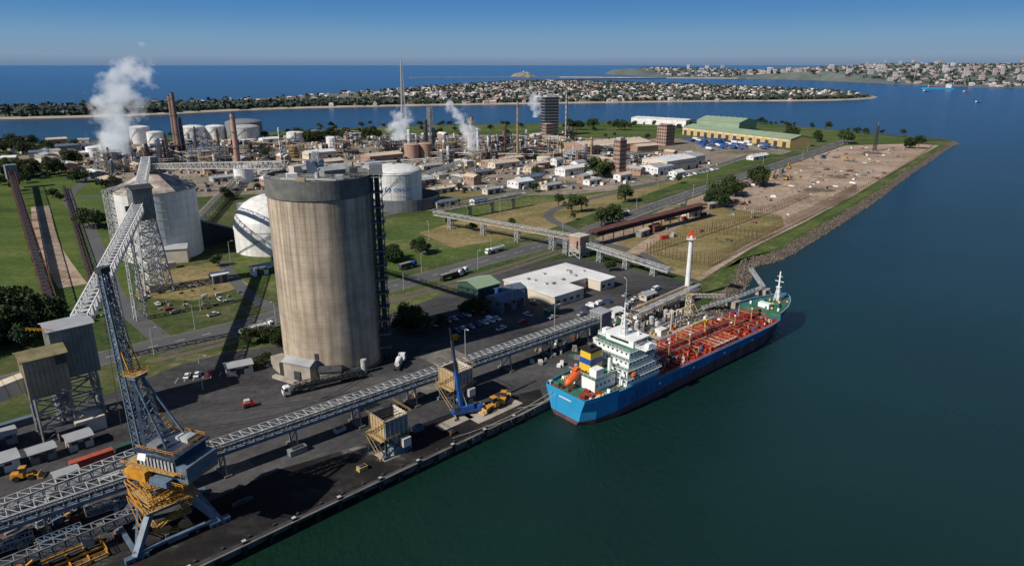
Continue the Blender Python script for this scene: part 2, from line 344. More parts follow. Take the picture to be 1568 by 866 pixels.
mu=n.new('ShaderNodeMath');mu.operation='MULTIPLY';l.new(cr.outputs[0],mu.inputs[0]);l.new(c2.outputs[0],mu.inputs[1])
mp=n.new('ShaderNodeMapping');mp.inputs['Scale'].default_value=(.9,.9,.012);l.new(tc.outputs['Object'],mp.inputs[0])
n3=n.new('ShaderNodeTexNoise');n3.inputs['Scale'].default_value=1;n3.inputs['Detail'].default_value=4;l.new(mp.outputs[0],n3.inputs['Vector'])
s3=n.new('ShaderNodeMapRange');s3.inputs[1].default_value=.5;s3.inputs[2].default_value=.66;s3.inputs[3].default_value=0;s3.inputs[4].default_value=.45;l.new(n3.outputs[0],s3.inputs[0])
s4=n.new('ShaderNodeMapRange');s4.inputs[1].default_value=15;s4.inputs[2].default_value=70;s4.inputs[3].default_value=.25;s4.inputs[4].default_value=1;l.new(sp.outputs[2],s4.inputs[0])
s5=n.new('ShaderNodeMath');s5.operation='MULTIPLY';l.new(s3.outputs[0],s5.inputs[0]);l.new(s4.outputs[0],s5.inputs[1])
s6=n.new('ShaderNodeMath');s6.operation='SUBTRACT';s6.inputs[0].default_value=1;l.new(s5.outputs[0],s6.inputs[1])
s7=n.new('ShaderNodeMath');s7.operation='MULTIPLY';l.new(mu.outputs[0],s7.inputs[0]);l.new(s6.outputs[0],s7.inputs[1])
hs=n.new('ShaderNodeHueSaturation');l.new(s7.outputs[0],hs.inputs['Value']);bsd=n['Principled BSDF'];src=bsd.inputs['Base Color'].links[0].from_socket
l.new(src,hs.inputs['Color']);l.new(hs.outputs[0],bsd.inputs['Base Color']);SILO=m
root=bpy.data.objects.new('concrete_silo',None);scene.collection.objects.link(root);root.location=(-76.5,271,0)
def child(o,p,name): o.parent=p;o.name=name;return o
b=B();b.lathe((0,0,0),[(20.5,0),(20.5,71.5)],SILO,72);child(b.build('shaft',smooth=True),root,'shaft')
b=B();b.lathe((0,0,0),[(20.5,71.5),(20.95,71.8),(20.95,79),(20.4,79),(20.4,77.7),(0,78.2)],M('silo_band',(.13,.13,.12),.8,.3,.3),72)
b.rail([(20.6*math.cos(i*math.pi/18),20.6*math.sin(i*math.pi/18),79) for i in range(36)],1.2,LGREY,2,.14,True)
Z=78
b.box((-3,6,Z),(7,5,5.5),BROOF,.3);b.gable((5,1,Z),(9,5,2.5),1,GREY,GROOF,.7);b.box((-9,-6,Z),(4,3,2),WHITE,.4)
b.box((10,-8,Z),(3,2,1.8),LGREY,.2);b.box((-10,5,Z),(6,4,3.5),CREAM,.9);b.cyl((2,-10,Z),(2,-10,Z+3),1,.8,LGREY);b.cyl((12,6,Z),(12,6,Z+5),.5,.5,DYEL)
b.beam((-14,4,Z+2),(12,6,Z+4),1.2,LGREY,1.2);b.box((14,-1,Z),(3,4,3.5),DGREY,.2);b.beam((-12,-10,Z+.6),(10,-13,Z+.6),.6,LGREY);b.box((-3,-14,Z),(3,2,1.5),DYEL)
b.tower((-2,4),Z+5,Z+9,3,2,2,.2,LGREY);b.rail([(-16,-4,Z+.2),(-4,-4,Z+.2),(6,-6,Z+.2),(16,-3,Z+.2)],1.2,LGREY,1.6,.12)
child(b.build('rooftop'),root,'rooftop')
b=B();b.tower((0,0),0,81,3.6,3.6,26,.22,DGREY,rad(10));b.box((0,0,0),(2,1.6,81),DGREY,rad(10))
for z in range(6,80,6): b.box((0,-1.2,z),(5.2,4.6,.2),GREY,rad(10));b.rail([(2.6,-3.5,z+.2),(2.6,1.1,z+.2)],1.1,DGREY,2)
b.box((0,0,79),(5,5,4),GREY,rad(10))
o=child(b.build('bucket_elevator'),root,'bucket_elevator');o.location=(22.8,-1,0)
b=B();b.lathe((0,0,0),[(21.5,0),(21.5,.5),(20.5,.6)],DCONC,60)
b.gable((-8,-20,0),(13,6,7),1.3,CONC,GROOF,rad(-22));b.gable((4,-21.8,0),(8,5,4.5),1.2,CONC,DGREY,rad(10))
b.box((-9,-23.2,0),(3,.3,4),DGREY,rad(-22));b.box((-19,-12,0),(9,5,5),CONC,rad(-50));b.box((-10,-25.5,0),(22,2,1.2),CONC,rad(-30))
b.box((-1.5,-20.5,8),(1.5,.4,2.5),DGREY);b.box((12,-19,0),(6,3,3),DGREY,.5);b.cyl((16,-16,0),(16,-16,6),1.2,1.2,LGREY)
child(b.build('base_annex'),root,'base_annex')
# ---------------------------------------------------------------- tanks
def tank(name,x,y,r,h,rise,m,mr=None,ladder=True,n=40,bands=0,cone=False):
    b=B();mr=mr or m
    b.lathe((0,0,0),[(r,0),(r,h)],m,n)
    if cone: prof=[(r+.25,h-.3),(r+.25,h+.25),(r*.1,h+.25+rise),(0,h+.3+rise)]
    else: prof=[(r+.25,h-.3),(r+.25,h+.25)]+[(r*math.cos(t*math.pi/12),h+.25+rise*math.sin(t*math.pi/12)) for t in range(1,6)]+[(0,h+.3+rise)]
    b.lathe((0,0,0),prof,mr,n)
    for k in range(bands): b.lathe((0,0,0),[(r+.02,h*(k+1)/(bands+1)),(r+.12,h*(k+1)/(bands+1)+.08),(r+.02,h*(k+1)/(bands+1)+.2)],LGREY,n)
    if ladder:
        for i in range(24):
            a=-2.4+i*.05;b.box((math.cos(a)*(r+.5),math.sin(a)*(r+.5),h*i/24),(.9,.9,.35),GREY,a)
        b.rail([(r*math.cos(i*math.pi/9),r*math.sin(i*math.pi/9),h+.3) for i in range(18)],1.1,GREY,5,.15,True)
        b.cyl((0,0,h+rise),(0,0,h+rise+1.8),r*.04+.3,r*.04+.3,GREY,8)
    return b.build(name,(x,y,0))
RTOP=M('rusty_tank_roof',(.25,.14,.085),.8,.5,.1,col2=(.66,.6,.53))
WT=M('white_tank_shell',(.66,.65,.61),.55,.18,1,stretch=(.3,.3,.03),col2=(.8,.79,.76))
tank('white_storage_tank',-233,441,25,43.8,11,WT,RTOP,bands=7,cone=True,n=64)
tank('white_storage_tank',-164,457,25,16,21,WT,WT,bands=2,n=64)
tank('white_storage_tank',-104,602,24,31,6,WT,WT,bands=4,n=56)
b=B();b.lathe((0,0,0),[(33,0),(33,10),(32.4,10),(32.4,0)],M('bund_wall_steel',(.12,.13,.14),.7,.2,.1),48);b.build('tank_bund_wall',(-98,606,0))
b=B();b.gable((6,-10,0),(22,12,9),2,CREAM,GROOF,.3);b.tower((-27,-10),0,46,4,4,10,.3,LGREY);b.box((10,-28,0),(14,6,4),CONC,.6);b.beam((-27,-10,46),(-8,-3,50),1.4,LGREY,1.6);b.build('tank_loadout_building',(-225,432,0))
cu=bpy.data.curves.new('w','FONT');cu.body='ORICA';cu.size=4.6;cu.align_x='CENTER'
to=bpy.data.objects.new('w',cu);scene.collection.objects.link(to);dg=bpy.context.evaluated_depsgraph_get()
me=bpy.data.meshes.new_from_object(to.evaluated_get(dg));bpy.data.objects.remove(to)
LB=M('logo_blue',(.03,.16,.45),.5,.05,1)
a0=rad(-72)
for v in me.vertices:
    x,y=v.co.x+2.6,v.co.y;a=a0+x/24.15;v.co=Vector((24.3*math.cos(a),24.3*math.sin(a),16.8+y))
me.materials.clear();me.materials.append(LB);put(me,'tank_wordmark',(-104,602,0))
b=B()
for i in range(16):
    a=i*math.pi/8;cx=-9.6+2.2*math.cos(a);cz=18.6+2.2*math.sin(a);aa=a0+cx/24.15
    if i not in(3,4,11,12): b.box((24.2*math.cos(aa),24.2*math.sin(aa),cz-.3),(.2,.75,.6),LB,aa)
for i in range(5):
    cx=-10.4+i*.4;aa=a0+cx/24.15;b.box((24.25*math.cos(aa),24.25*math.sin(aa),17.2+i*.5),(.2,.45,.7),LB,aa)
b.build('tank_emblem',(-104,602,0))
# ---------------------------------------------------------------- transfer tower and conveyors
SG=M('sage_cladding',(.19,.2,.175),.7,.25,.15)
b=B();b.tower((0,0),0,41,15,9,6,.5,LGREY,A);b.tower((0,0),0,41,6,6,12,.3,WHITE,A)
b.clad((0,0,41),(10,10,16),GREY,DGREY,1.4,A);b.gable((0,0,57),(10.4,10.4,.6),1.6,GREY,DGREY,A)
b.box((0,0,0),(8,8,4),CONC,A);b.box((-4,-6,46),(3,.4,3),DGREY,A)
b.build('conveyor_transfer_tower',(-199,362,0))
b=B();b.truss((-150,222,33),(-200,362,46),5,4.6,38,.36,WHITE,LGREY);b.beam((-150,222,35),(-200,362,48),1.6,GREY,.5)
for t in(.35,.68):
    x,y,z=-150-50*t,222+140*t,33+13*t
    b.tower((x,y),0,z,5,3.5,6,.3,LGREY,A)
b.build('inclined_conveyor_bridge')
b=B();b.truss((-203,372,55),(-232,436,60),4.5,4.5,14,.35,WHITE,LGREY);b.clad((-232,440,55),(8,8,9),GREY,DGREY,1.4,A);b.build('tank_feed_conveyor')
b=B();b.truss((-228,438,57),(-94,285,79),3.2,3,48,.26,LGREY,DYEL);b.build('silo_feed_conveyor')
b=B();TAN=M('tan_cladding',(.27,.225,.15),.7,.25,.15)
b.tower((0,0),0,18,12,12,3,.5,GREY,A);b.clad((0,2,18),(13,11,17),SG,None,1.3,A);b.gable((0,2,35),(13.4,11.4,.5),1.5,SG,GROOF,A)
b.clad((-3,-9,16),(12,10,13),TAN,None,1.3,A);b.gable((-3,-9,29),(12.6,10.6,.3),1.8,SG,M('mossy_roof',(.2,.17,.09),.8,.35,.3),A)
b.tower((-3,-9),0,16,10,10,3,.45,GREY,A);b.box((6,-6,0),(9,9,5),CREAM,A)
for k in range(5): b.beam((8,-8,3.5*k),(12,-4,3.5*k+3.5) if k%2 else (4,-12,3.5*k+3.5),.9,GREY,.2)
b.box((4,-10,26),(.2,3,3.5),DGREY,rad(-46));b.box((1,-3.5,22),(3,.2,2),GLASS,A)
b.rail([(-9,-5,35.5),(0,-6,35.5)],1.1,YEL,1.5);b.build('conveyor_drive_house',(-153,217,0))
b=B();p,q=Vector((-158,209,21)),Vector((-206,160,10));b.beam(p,q,5,CREAM,5)
for t in range(1,20):
    c=p.lerp(q,t/20);d=(q-p).normalized();b.beam(c-d*.1,c+d*.1,5.15,DYEL,5.15)
for t in(.3,.6,.9):
    c=p.lerp(q,t);b.tower((c.x,c.y),0,c.z-2.7,4,4,3,.35,GREY,A)
b.build('enclosed_conveyor_gallery')
b=B();p,q=Vector((-505,690,14)),Vector((-236,330,3))
b.truss(p,q,5,4,60,.3,RUST,DGREY)
for i in range(1,12):
    c=p.lerp(q,i/12);b.tower((c.x,c.y),0,max(1,c.z),5,5,1,.35,RUST,A)
b.box((-508,694,10),(10,10,14),GREY,A);b.build('rusty_conveyor_trestle')
b=B();p,q=Vector((-455,690,1)),Vector((-225,350,1));b.truss(p,q,3,2,50,.25,DGREY,RUST);b.build('ground_conveyor')
b=B();p,q=Vector((-150,131,8)),Vector((41,296,8));b.truss(p,q,4.6,2.8,84,.18,LGREY,None)
b.beam(p+Vector((0,0,.4)),q+Vector((0,0,.4)),1.4,DGREY,.8);b.beam(p+Vector((0,0,-.6)),q+Vector((0,0,-.6)),4.4,BGREY,1.2)
d=(q-p).normalized();s=Vector((d.y,-d.x,0));b.beam(p-s*3+Vector((0,0,.2)),q-s*3+Vector((0,0,.2)),1.1,GREY,.15);b.rail([p-s*3.5+Vector((0,0,.3)),q-s*3.5+Vector((0,0,.3))],1.1,LGREY,2,.1)
b.beam(p+s*1.4+Vector((0,0,1.4)),q+s*1.4+Vector((0,0,1.4)),.35,SILVER)
for i in range(11):
    c=p.lerp(q,(i+.5)/11)
    for sg in(-1,1): b.beam(c+s*2.4*sg+Vector((0,0,-1)),Vector((c.x,c.y,0))+s*3.4*sg,.45,GREY)
    b.beam(c+s*2.4+Vector((0,0,-1)),Vector((c.x,c.y,0))-s*3.4,.25,GREY);b.box((c.x,c.y,0),(2.4,8,.6),DCONC,A)
b.clad((q.x,q.y,0),(7,7,12),GREY,DGREY,1.4,A);b.box((q.x,q.y,12),(7.6,7.6,.4),GROOF,A)
b.build('wharf_conveyor')
b=B();p,q=Vector((-150,150,3)),Vector((-104,188,8));b.truss(p,q,3.4,2.6,20,.2,LGREY,GREY)
p,q=Vector((-140,121,3)),Vector((-98,158,5));b.truss(p,q,3,2.2,20,.2,GREY,DGREY);b.build('dockside_conveyor')
def gallery(p,q,w,h,n,m,fl,legs,roof=None):
    p=Vector(p);q=Vector(q);b=B();b.truss(p,q,w,h,n,.26,m,fl,roof)
    for i in range(legs):
        c=p.lerp(q,(i+.5)/legs);b.tower((c.x,c.y),0,c.z,w,w*.8,2,.3,m,A)
    return b.build('plant_conveyor')
gallery((-60,522,9),(-8,482,9),3.6,3,20,LGREY,DYEL,2);gallery((-8,482,9),(40,440,10),3.6,3,18,LGREY,DYEL,2)
gallery((49,428,8),(92,384,4),3.2,2.6,20,LGREY,LGREY,3)
gallery((-62,530,9),(10,600,9),2.6,2.6,24,GREY,LGREY,4)
b=B();b.tower((0,0),0,8,9,9,2,.5,LGREY,A);b.box((0,0,4),(9,9,10),PINK,A);b.box((0,0,14),(9.8,9.8,.6),CREAM,A);b.box((-1.5,-5.2,6.5),(2,.3,5),DGREY,A);b.box((4.6,-2.9,6.5),(2,.3,4),GLASS,A+1.57);b.tower((-8,6),0,10,3,3,4,.3,LGREY,A);b.build('conveyor_junction_house',(44,434,0))
b=B();p,q=Vector((56,462,7)),Vector((158,556,8));b.truss(p,q,7,3,36,.35,RUST,DGREY)
b.beam(p+Vector((0,0,3.3)),q+Vector((0,0,3.3)),8,RUST,.3)
for i in range(12):
    c=p.lerp(q,(i+.5)/12)
    for sg in(-1,1): b.beam((c.x+3*sg,c.y-3*sg,0),(c.x+3*sg,c.y-3*sg,7.3),.4,DGREY)
b.build('rusty_covered_conveyor')
# ---------------------------------------------------------------- harbour crane
b=B();BG=BGREY
for sx in(-1,1):
    for sy in(-1,1):
        b.beam((sx*9.5,sy*8,1.6),(sx*4.5,sy*4.5,13),1.4,BG,1.6);b.box((sx*9.5,sy*8,0),(5,1.6,1.9),BG)
        for k in(-1.6,0,1.6): b.cyl((sx*9.5+k,sy*8-.9,.45),(sx*9.5+k,sy*8+.9,.45),.45,.45,BLACK,8)
    b.beam((sx*9.5,-8,2.6),(sx*9.5,8,2.6),1,BG,1.2);b.beam((-9.5,sx*8,2.6),(9.5,sx*8,2.6),.9,BG,1)
    b.beam((sx*9.5,-8,3),(sx*4.5,4.5,13),.5,BG)
b.box((0,0,12.6),(11,11,1.3),BG);b.box((0,0,13.95),(12.5,12.5,.2),DYEL);b.rail([(-6.2,-6.2,14.1),(6.2,-6.2,14.1),(6.2,6.2,14.1),(-6.2,6.2,14.1)],1.5,YEL,1.8,.12,True)
b.tower((0,0),14,24,7,6.2,3,.34,YEL);b.cyl((0,0,13.5),(0,0,25),2.7,2.5,BG,16)
for z,k in((6,9),(17,9),(20.5,8.5)):
    for s in(-1,1): b.box((0,s*(k/2-.5),z),(k,1.1,.15),DYEL);b.box((s*(k/2-.5),0,z),(1.1,k-2.2,.15),DYEL)
    b.rail([(-k/2,-k/2,z+.2),(k/2,-k/2,z+.2),(k/2,k/2,z+.2),(-k/2,k/2,z+.2)],1.5,YEL,1.8,.11,True)
for i,(z0,z1) in enumerate(((0,6),(6,13),(14,17),(17,20.5),(20.5,24.5))):
    sg=1 if i%2 else -1
    for yy in(-5.9,-6.7): b.beam((-5*sg,yy,z0),(5*sg,yy,z1),.14,YEL,.3);b.beam((-5*sg,yy,z0+1.4),(5*sg,yy,z1+1.4),.1,YEL)
    for k in range(14): b.box((-5*sg+10*sg*(k+.5)/14,-6.3,z0+(z1-z0)*(k+.5)/14),(.4,.8,.06),DYEL)
    for xx in(-6,-6.8): b.beam((xx,-5*sg,z0),(xx,5*sg,z1),.14,YEL,.3)
b.cyl((0,0,25),(0,0,25.9),4.5,4.5,DGREY,20);b.M=Matrix.Rotation(rad(-153),4,'Z')
b.box((0,3,26.1),(10.5,17,.8),BG);b.box((0,5.5,26.9),(9.5,11,6.4),DBG);b.gable((0,5.5,33.3),(9.9,11.4,.3),1,BG,DBG)
for k in range(4):
    for sg in(-1,1): b.box((sg*4.78,1.5+k*2.6,28.8),(.1,1.9,2.4),GLASS)
    b.box((-3.6+k*2.4,-.03,28.8),(1.8,.1,2.6),GLASS)
b.box((-2.2,8,34.2),(3,3.6,1.4),LGREY);b.box((2.6,4,34.2),(3,3,1.4),GREY)
for i in range(10): b.box((4.95,.8+i*1.05,29),(.16,.55,3.4),LGREY);b.box((-4.95,.8+i*1.05,29),(.16,.55,3.4),LGREY)
b.ext([(-4.6,33.6),(4.6,33.6),(5.4,31.4),(5.2,31.4)],.2,2.6,WHITE)
b.box((0,-4.5,26),(5.2,6,.3),DYEL);b.box((0,12.5,26.9),(9.5,3,4.5),BG)
b.box((-6.8,-3,26.2),(3.8,4.6,3.8),BG);b.box((-6.8,-5.35,27.2),(3.4,.1,2.2),GLASS);b.box((-8.75,-3,27.2),(.1,4,2.2),GLASS);b.box((-6.8,-3,30),(4.2,5,.25),WHITE)
b.box((6.2,1,26.9),(2.2,6,2.6),YEL);b.box((3.6,-2,26.9),(2,2.4,3.4),DYEL);b.box((-3,-2,26.9),(2,2,2.6),YEL);b.box((6.6,8,26.9),(2,5,1.6),BG)
for z in(26.9,30): b.rail([(-6.4,-4,z),(-6.4,14,z),(6.4,14,z),(6.4,-4,z)],1.1,YEL,2,.11)
b.box((5.9,5,29.9),(1.1,14,.12),DYEL);b.box((-5.9,5,29.9),(1.1,14,.12),DYEL)
b.rail([(-4.9,0,34.4),(-4.9,11,34.4),(4.9,11,34.4),(4.9,0,34.4)],1,YEL,2,.1)
for sg in(-1,1):
    b.beam((sg*3.4,1,30),(sg*1.2,-1.5,52),.7,BG,.8);b.beam((sg*3.4,9,31),(sg*1.2,-1.2,51),.4,BG)
    for k in range(9):
        t=k/9;t2=(k+1)/9
        b.beam((sg*(3.4-2.2*t),1-2.5*t,30+22*t),(-sg*(3.4-2.2*t2),1-2.5*t2,30+22*t2),.2,BG)
for k in range(14): b.beam((-3.2+k*.17,6-k*.55,32+k*1.3),(-1.8+k*.12,6-k*.55,32+k*1.3),.2,YEL)
b.box((0,-1.5,51.5),(3.6,2.6,1),BG);b.box((0,-1.5,52.55),(4.4,3.4,.12),DYEL);b.rail([(-2.2,-3.1,52.7),(2.2,-3.1,52.7),(2.2,.1,52.7),(-2.2,.1,52.7)],1.1,YEL,1.8,.1,True)
n=28;p0=Vector((0,-3.4,27.5));p1=Vector((.5,-5.5,79.5))
for k in range(n):
    t,t2=k/n,(k+1)/n;a=p0.lerp(p1,t);c=p0.lerp(p1,t2);wa,wb=1.7-.9*t,1.7-.9*t2
    for sx in(-1,1):
        for sy in(-.7,.7): b.beam(a+Vector((sx*wa,sy*wa,0)),c+Vector((sx*wb,sy*wb,0)),.36,BG)
        b.beam(a+Vector((sx*wa,-.7*wa,0)),c+Vector((sx*wb,.7*wb,0)),.18,BG);b.beam(a+Vector((sx*wa,.7*wa,0)),c+Vector((sx*wb,-.7*wb,0)),.18,BG)
    for sy in(-.7,.7):
        sg=1 if k%2 else -1;b.beam(a+Vector((sg*wa,sy*wa,0)),c+Vector((-sg*wb,sy*wb,0)),.18,BG)
    b.beam(a+Vector((-wa,-.7*wa,0)),a+Vector((wa,-.7*wa,0)),.18,BG)
b.box((.5,-5.5,79),(2.4,2,1.4),DGREY);b.beam((1.2,-5,28),(1,-6.6,76),.25,YEL)
for sg in(-1,1):
    b.beam((sg*1,-1.5,53),(sg*.6+.5,-5.3,79),.11,DGREY);b.beam((sg*1.3,-6.4,78),(sg*1.3,-8,34),.09,DGREY)
    b.beam((sg*1.6,-1.2,51.5),(sg*1,-4.6,62),.3,YEL)
b.M=None
b.v=[(x,y,z*.72 if z<26 else z-7.28) for x,y,z in b.v]
o=b.build('harbour_crane',(-94,158,0),rad(43.5));o.scale=(1.1,1.1,1.0)
# ---------------------------------------------------------------- ship hoppers
def hopper(x,y,h,rot):
    b=B();w=8.5
    b.tower((0,0),0,h*.5,w,w,1,.5,DGREY)
    b.box((0,0,h*.28),(w*.5,w*.5,h*.22),BGREY,0,1.5,1.5);b.clad((1.4,-2,0),(5.5,4.4,h*.45),TEAL,GREY,1.1)
    b.box((0,0,h*.5),(w+1.2,w+1.2,.3),DGREY)
    for a in range(4):
        r=a*math.pi/2;c,s=math.cos(r),math.sin(r)
        b.box((c*w/2,s*w/2,h*.53),(.3,w,h*.42),(CREAM,DCONC,DYEL,GREY)[a],r)
        for k in range(6):
            o=-w/2+w*k/5;b.beam((c*(w/2+.3)-s*o,s*(w/2+.3)+c*o,h*.5),(c*(w/2+.3)-s*o,s*(w/2+.3)+c*o,h),.2,CREAM)
        b.box((c*w/2,s*w/2,h*.96),(.7,w+.7,.3),CREAM,r)
    for k in range(5): b.beam((-w/2,-w/2+w*(k+.5)/5,h*.93),(w/2,-w/2+w*(k+.5)/5,h*.93),.2,DGREY)
    b.box((0,0,h*.68),(w-1,w-1,.2),DGREY)
    for z in(.5,1): b.rail([(-w/2-1.1,-w/2-1.1,h*z),(w/2+1.1,-w/2-1.1,h*z),(w/2+1.1,w/2+1.1,h*z),(-w/2-1.1,w/2+1.1,h*z)],1.1,DYEL,1.5,.1,True)
    for yy in(-.5,.5): b.beam((-w/2-1.7+yy,-w/2,0),(-w/2-1.7+yy,w/2,h*.5),.12,DYEL,.25);b.beam((-w/2-1.7+yy,w/2,h*.5),(-w/2-1.7+yy,-w/2,h),.12,DYEL,.25)
    b.box((-w/2-1.2,0,h*.5),(1.6,w+1,.12),DYEL);b.box((w*.3,-w/2-1.2,h*.2),(3,2,3),CREAM)
    for sx in(-1,1):
        for sy in(-1,1): b.box((sx*w/2,sy*w/2,0),(2.4,1,1.1),BGREY)
    b.build('ship_unloading_hopper',(x,y,0),rot)
hopper(-40,197,13.5,A);hopper(-21,232,13.5,A)
# ---------------------------------------------------------------- vehicles
def wheels(b,xs,w,r):
    for x in xs:
        for s in(-1,1): b.cyl((x,s*w-.16,r),(x,s*w+.16,r),r,r,BLACK,10)
def car_mesh(col,kind):
    b=B()
    if kind=='car':
        b.ext([(-2.3,.35),(-2.35,.8),(-2.1,1.0),(1.0,.98),(2.15,.82),(2.3,.6),(2.25,.35)],-.9,.9,col)
        b.box((-.35,0,.98),(2.8,1.62,.5),GLASS,0,.68,.85);b.box((-.35,0,1.46),(1.9,1.36,.06),col);wheels(b,(-1.4,1.4),.85,.34)
    elif kind=='ute':
        b.ext([(-2.6,.45),(-2.6,1.05),(-.3,1.05),(1.2,1.08),(2.4,.98),(2.5,.5)],-.93,.93,col);b.box((.35,0,1.06),(1.9,1.66,.62),GLASS,0,.7,.85);b.box((.3,0,1.66),(1.35,1.4,.06),col)
        b.box((-1.55,0,1.06),(1.9,1.6,.05),DGREY);b.beam((-.55,-.7,1.7),(-.55,.7,1.7),.08,DGREY);wheels(b,(-1.65,1.65),.88,.4)
    else:
        b.ext([(-2.5,.4),(-2.5,2.1),(-2.3,2.25),(1.2,2.2),(1.9,1.3),(2.45,1.1),(2.5,.4)],-.95,.95,col);b.ext([(1.25,2.1),(1.84,1.35),(1.95,1.35),(1.35,2.15)],-.85,.85,GLASS);b.box((.9,0,1.35),(.9,1.93,.55),GLASS);wheels(b,(-1.6,1.6),.88,.36)
    o=b.build('tmp');me=o.data;bpy.data.objects.remove(o);return me
CW=M('car_white',(.75,.75,.75),.25,.03,1,spec=.6);CS=M('car_silver',(.35,.36,.38),.25,.03,1,spec=.6);CB=M('car_blue',(.03,.06,.16),.25,.05,1,spec=.6);CR=M('car_red',(.35,.02,.02),.25,.05,1,spec=.6)
cars=[('parked_car',car_mesh(CW,'car')),('parked_car',car_mesh(CS,'car')),('parked_car',car_mesh(CB,'car')),('utility_pickup',car_mesh(CW,'ute')),('utility_pickup',car_mesh(CS,'ute')),('work_van',car_mesh(CW,'van')),('parked_car',car_mesh(CR,'car')),('utility_pickup',car_mesh(CW,'ute'))]
def carat(x,y,rot,k=None):
    nm,me=cars[R.randrange(len(cars)) if k is None else k];put(me,nm,(x,y,.05),rot+R.uniform(-.04,.04),1.08)
def truck(x,y,rot,kind,cab=WHITE,L=11):
    b=B()
    b.ext([(5.2,.7),(5.3,1.9),(4.9,3.1),(4.5,3.5),(2.9,3.5),(2.9,.7)],-1.2,1.2,cab);b.box((5.08,0,2.05),(.25,2,.9),GLASS);b.box((4.2,0,2.1),(1,2.44,.8),GLASS)
    b.box((1.5,0,.75),(6,1,.35),DGREY);b.cyl((2.6,1,.9),(2.6,1,3.9),.12,.12,SILVER,6);wheels(b,(4.3,.4,-.9),1.05,.5)
    x0=1.6-L
    b.box(((1.6+x0)/2,0,1.15),(L,1.1,.3),DGREY);wheels(b,(x0+1,x0+2.3,x0+3.6),1.05,.5)
    if kind=='tank':
        b.cyl((x0,0,2.4),(1.6,0,2.4),1.15,1.15,WHITE,16);b.cyl((x0-.4,0,2.4),(x0,0,2.4),.6,1.15,WHITE,16);b.cyl((1.6,0,2.4),(2,0,2.4),1.15,.6,WHITE,16);b.box(((1.6+x0)/2,0,3.5),(L*.8,.7,.12),LGREY)
        for k in range(4): b.cyl((x0+1.5+k*2.5,0,3.5),(x0+1.5+k*2.5,0,3.85),.35,.35,LGREY,8)
    elif kind=='tipper':
        b.box(((1.6+x0)/2,0,1.5),(L,2.5,2),DGREY,0,1,1.04);b.box(((1.6+x0)/2,0,3.45),(L*.96,2.3,.12),M('tarp',(.25,.24,.22),.9,.2,.6))
    elif kind=='flat':
        b.box(((1.6+x0)/2,0,1.45),(L,2.5,.25),DGREY);b.truss((x0,0,1.8),(1,0,2.4),2,1.4,12,.16,DGREY,BLACK)
    elif kind=='mixer':
        b.cyl((-4,0,2.3),(0,0,2.6),.9,1.35,WHITE,14);b.cyl((0,0,2.6),(1.6,0,2.5),1.35,.7,WHITE,14)
    o=b.build('semi_trailer_truck' if kind!='tank' else 'tanker_truck',(x,y,.12),rot);o.scale=(1.12,)*3
truck(-118,301,A,'tank');truck(-34,386,A+.05,'tipper',CW);truck(-13,441,A+math.pi+.05,'tank');truck(-64,406,A+.1,'tipper',BLUE,8)
truck(-47,262,rad(85),'mixer',WHITE,7);truck(-82,237,rad(212),'flat',WHITE,24);truck(-31,392,A+.05,'tipper',CW,9);truck(95,560,rad(53),'tipper',CW,9)
b=B();b.box((0,0,1),(4,2.2,1),RED);b.box((-.5,0,2),(2,1.8,1),CREAM);wheels(b,(-1.3,1.3),1.1,.6);b.build('tow_tractor',(-97,226,0),rad(30))
for x,y in((-131,251),(-127.5,252.3),(-123,254)): carat(x,y,rad(100))
for i in range(9): carat(-38+i*3.1,308+i*2.7,rad(-50))
for i in range(7): carat(-26+i*3.1,300+i*2.7,rad(-50))
for x,y in((8,322),(12,340),(38,331),(41,335),(46,338),(51,343),(57,333),(62,339),(66,346),(-5,303),(55,318),(61,325),(70,331),(62,352),(35,322),(40,318),(72,352),(80,362),(20,318),(5,312)): carat(x,y,A+R.choice([0,1.57,3.14]))
for x,y in((-150,322),(-186,338),(-198,348),(-176,330),(-171,326),(-156,345),(-224,355),(-214,330),(-204,322)): carat(x,y,A+R.choice([0,1.57]))
for i in range(170):
    x,y=R.uniform(-420,230),R.uniform(650,1050)
    if inpoly(x,y,[(-500,760),(-200,670),(60,680),(190,760),(300,900),(200,1000),(-300,1050)]): carat(x,y,A+R.choice([0,1.57]))
for i in range(24): carat(175+i*3.2,745+i*3.6,rad(-42))
for i in range(14): carat(-30+i*3.2,620+i*3.2,rad(-42),R.choice([0,1,3]))
b=B();b.box((0,0,.9),(12,2.7,1),BLUE);b.ext([(6,.9),(6.2,2),(5.6,2.7),(4,2.7),(4,.9)],-1.3,1.3,BLUE);b.box((5,0,1.8),(1.6,2.64,.7),GLASS)
b.box((-1,0,1.9),(6,2.6,1.5),BLUE);b.box((1.5,1,3.4),(1.8,1.4,1.4),GLASS);b.box((-4.4,0,2),(1.8,2.8,1.8),DGREY);wheels(b,(-5,-3.6,-2.2,2,3.4,4.9),1.25,.62)
b.beam((-2.5,0,3),(-3.2,2.6,16),1.1,BLUE,1.3);b.beam((-3.2,2.6,16),(-3.8,4.8,27),.75,DBG,.9);b.beam((-3.8,4.8,27),(-4.1,5.8,31.5),.5,BLACK,.5);b.beam((0,0,2.5),(-2.8,1.8,12),.4,SILVER)
b.beam((-4.1,5.8,31),(-3,7.4,12),.08,BLACK)
for sx in(-5.4,5):
    b.beam((sx,-3.4,.9),(sx,3.4,.9),.4,DYEL)
    for s in(-3.4,3.4): b.box((sx,s,0),(1.2,1.2,.25),DGREY)
b.build('mobile_crane',(-16,221,.02),rad(22))
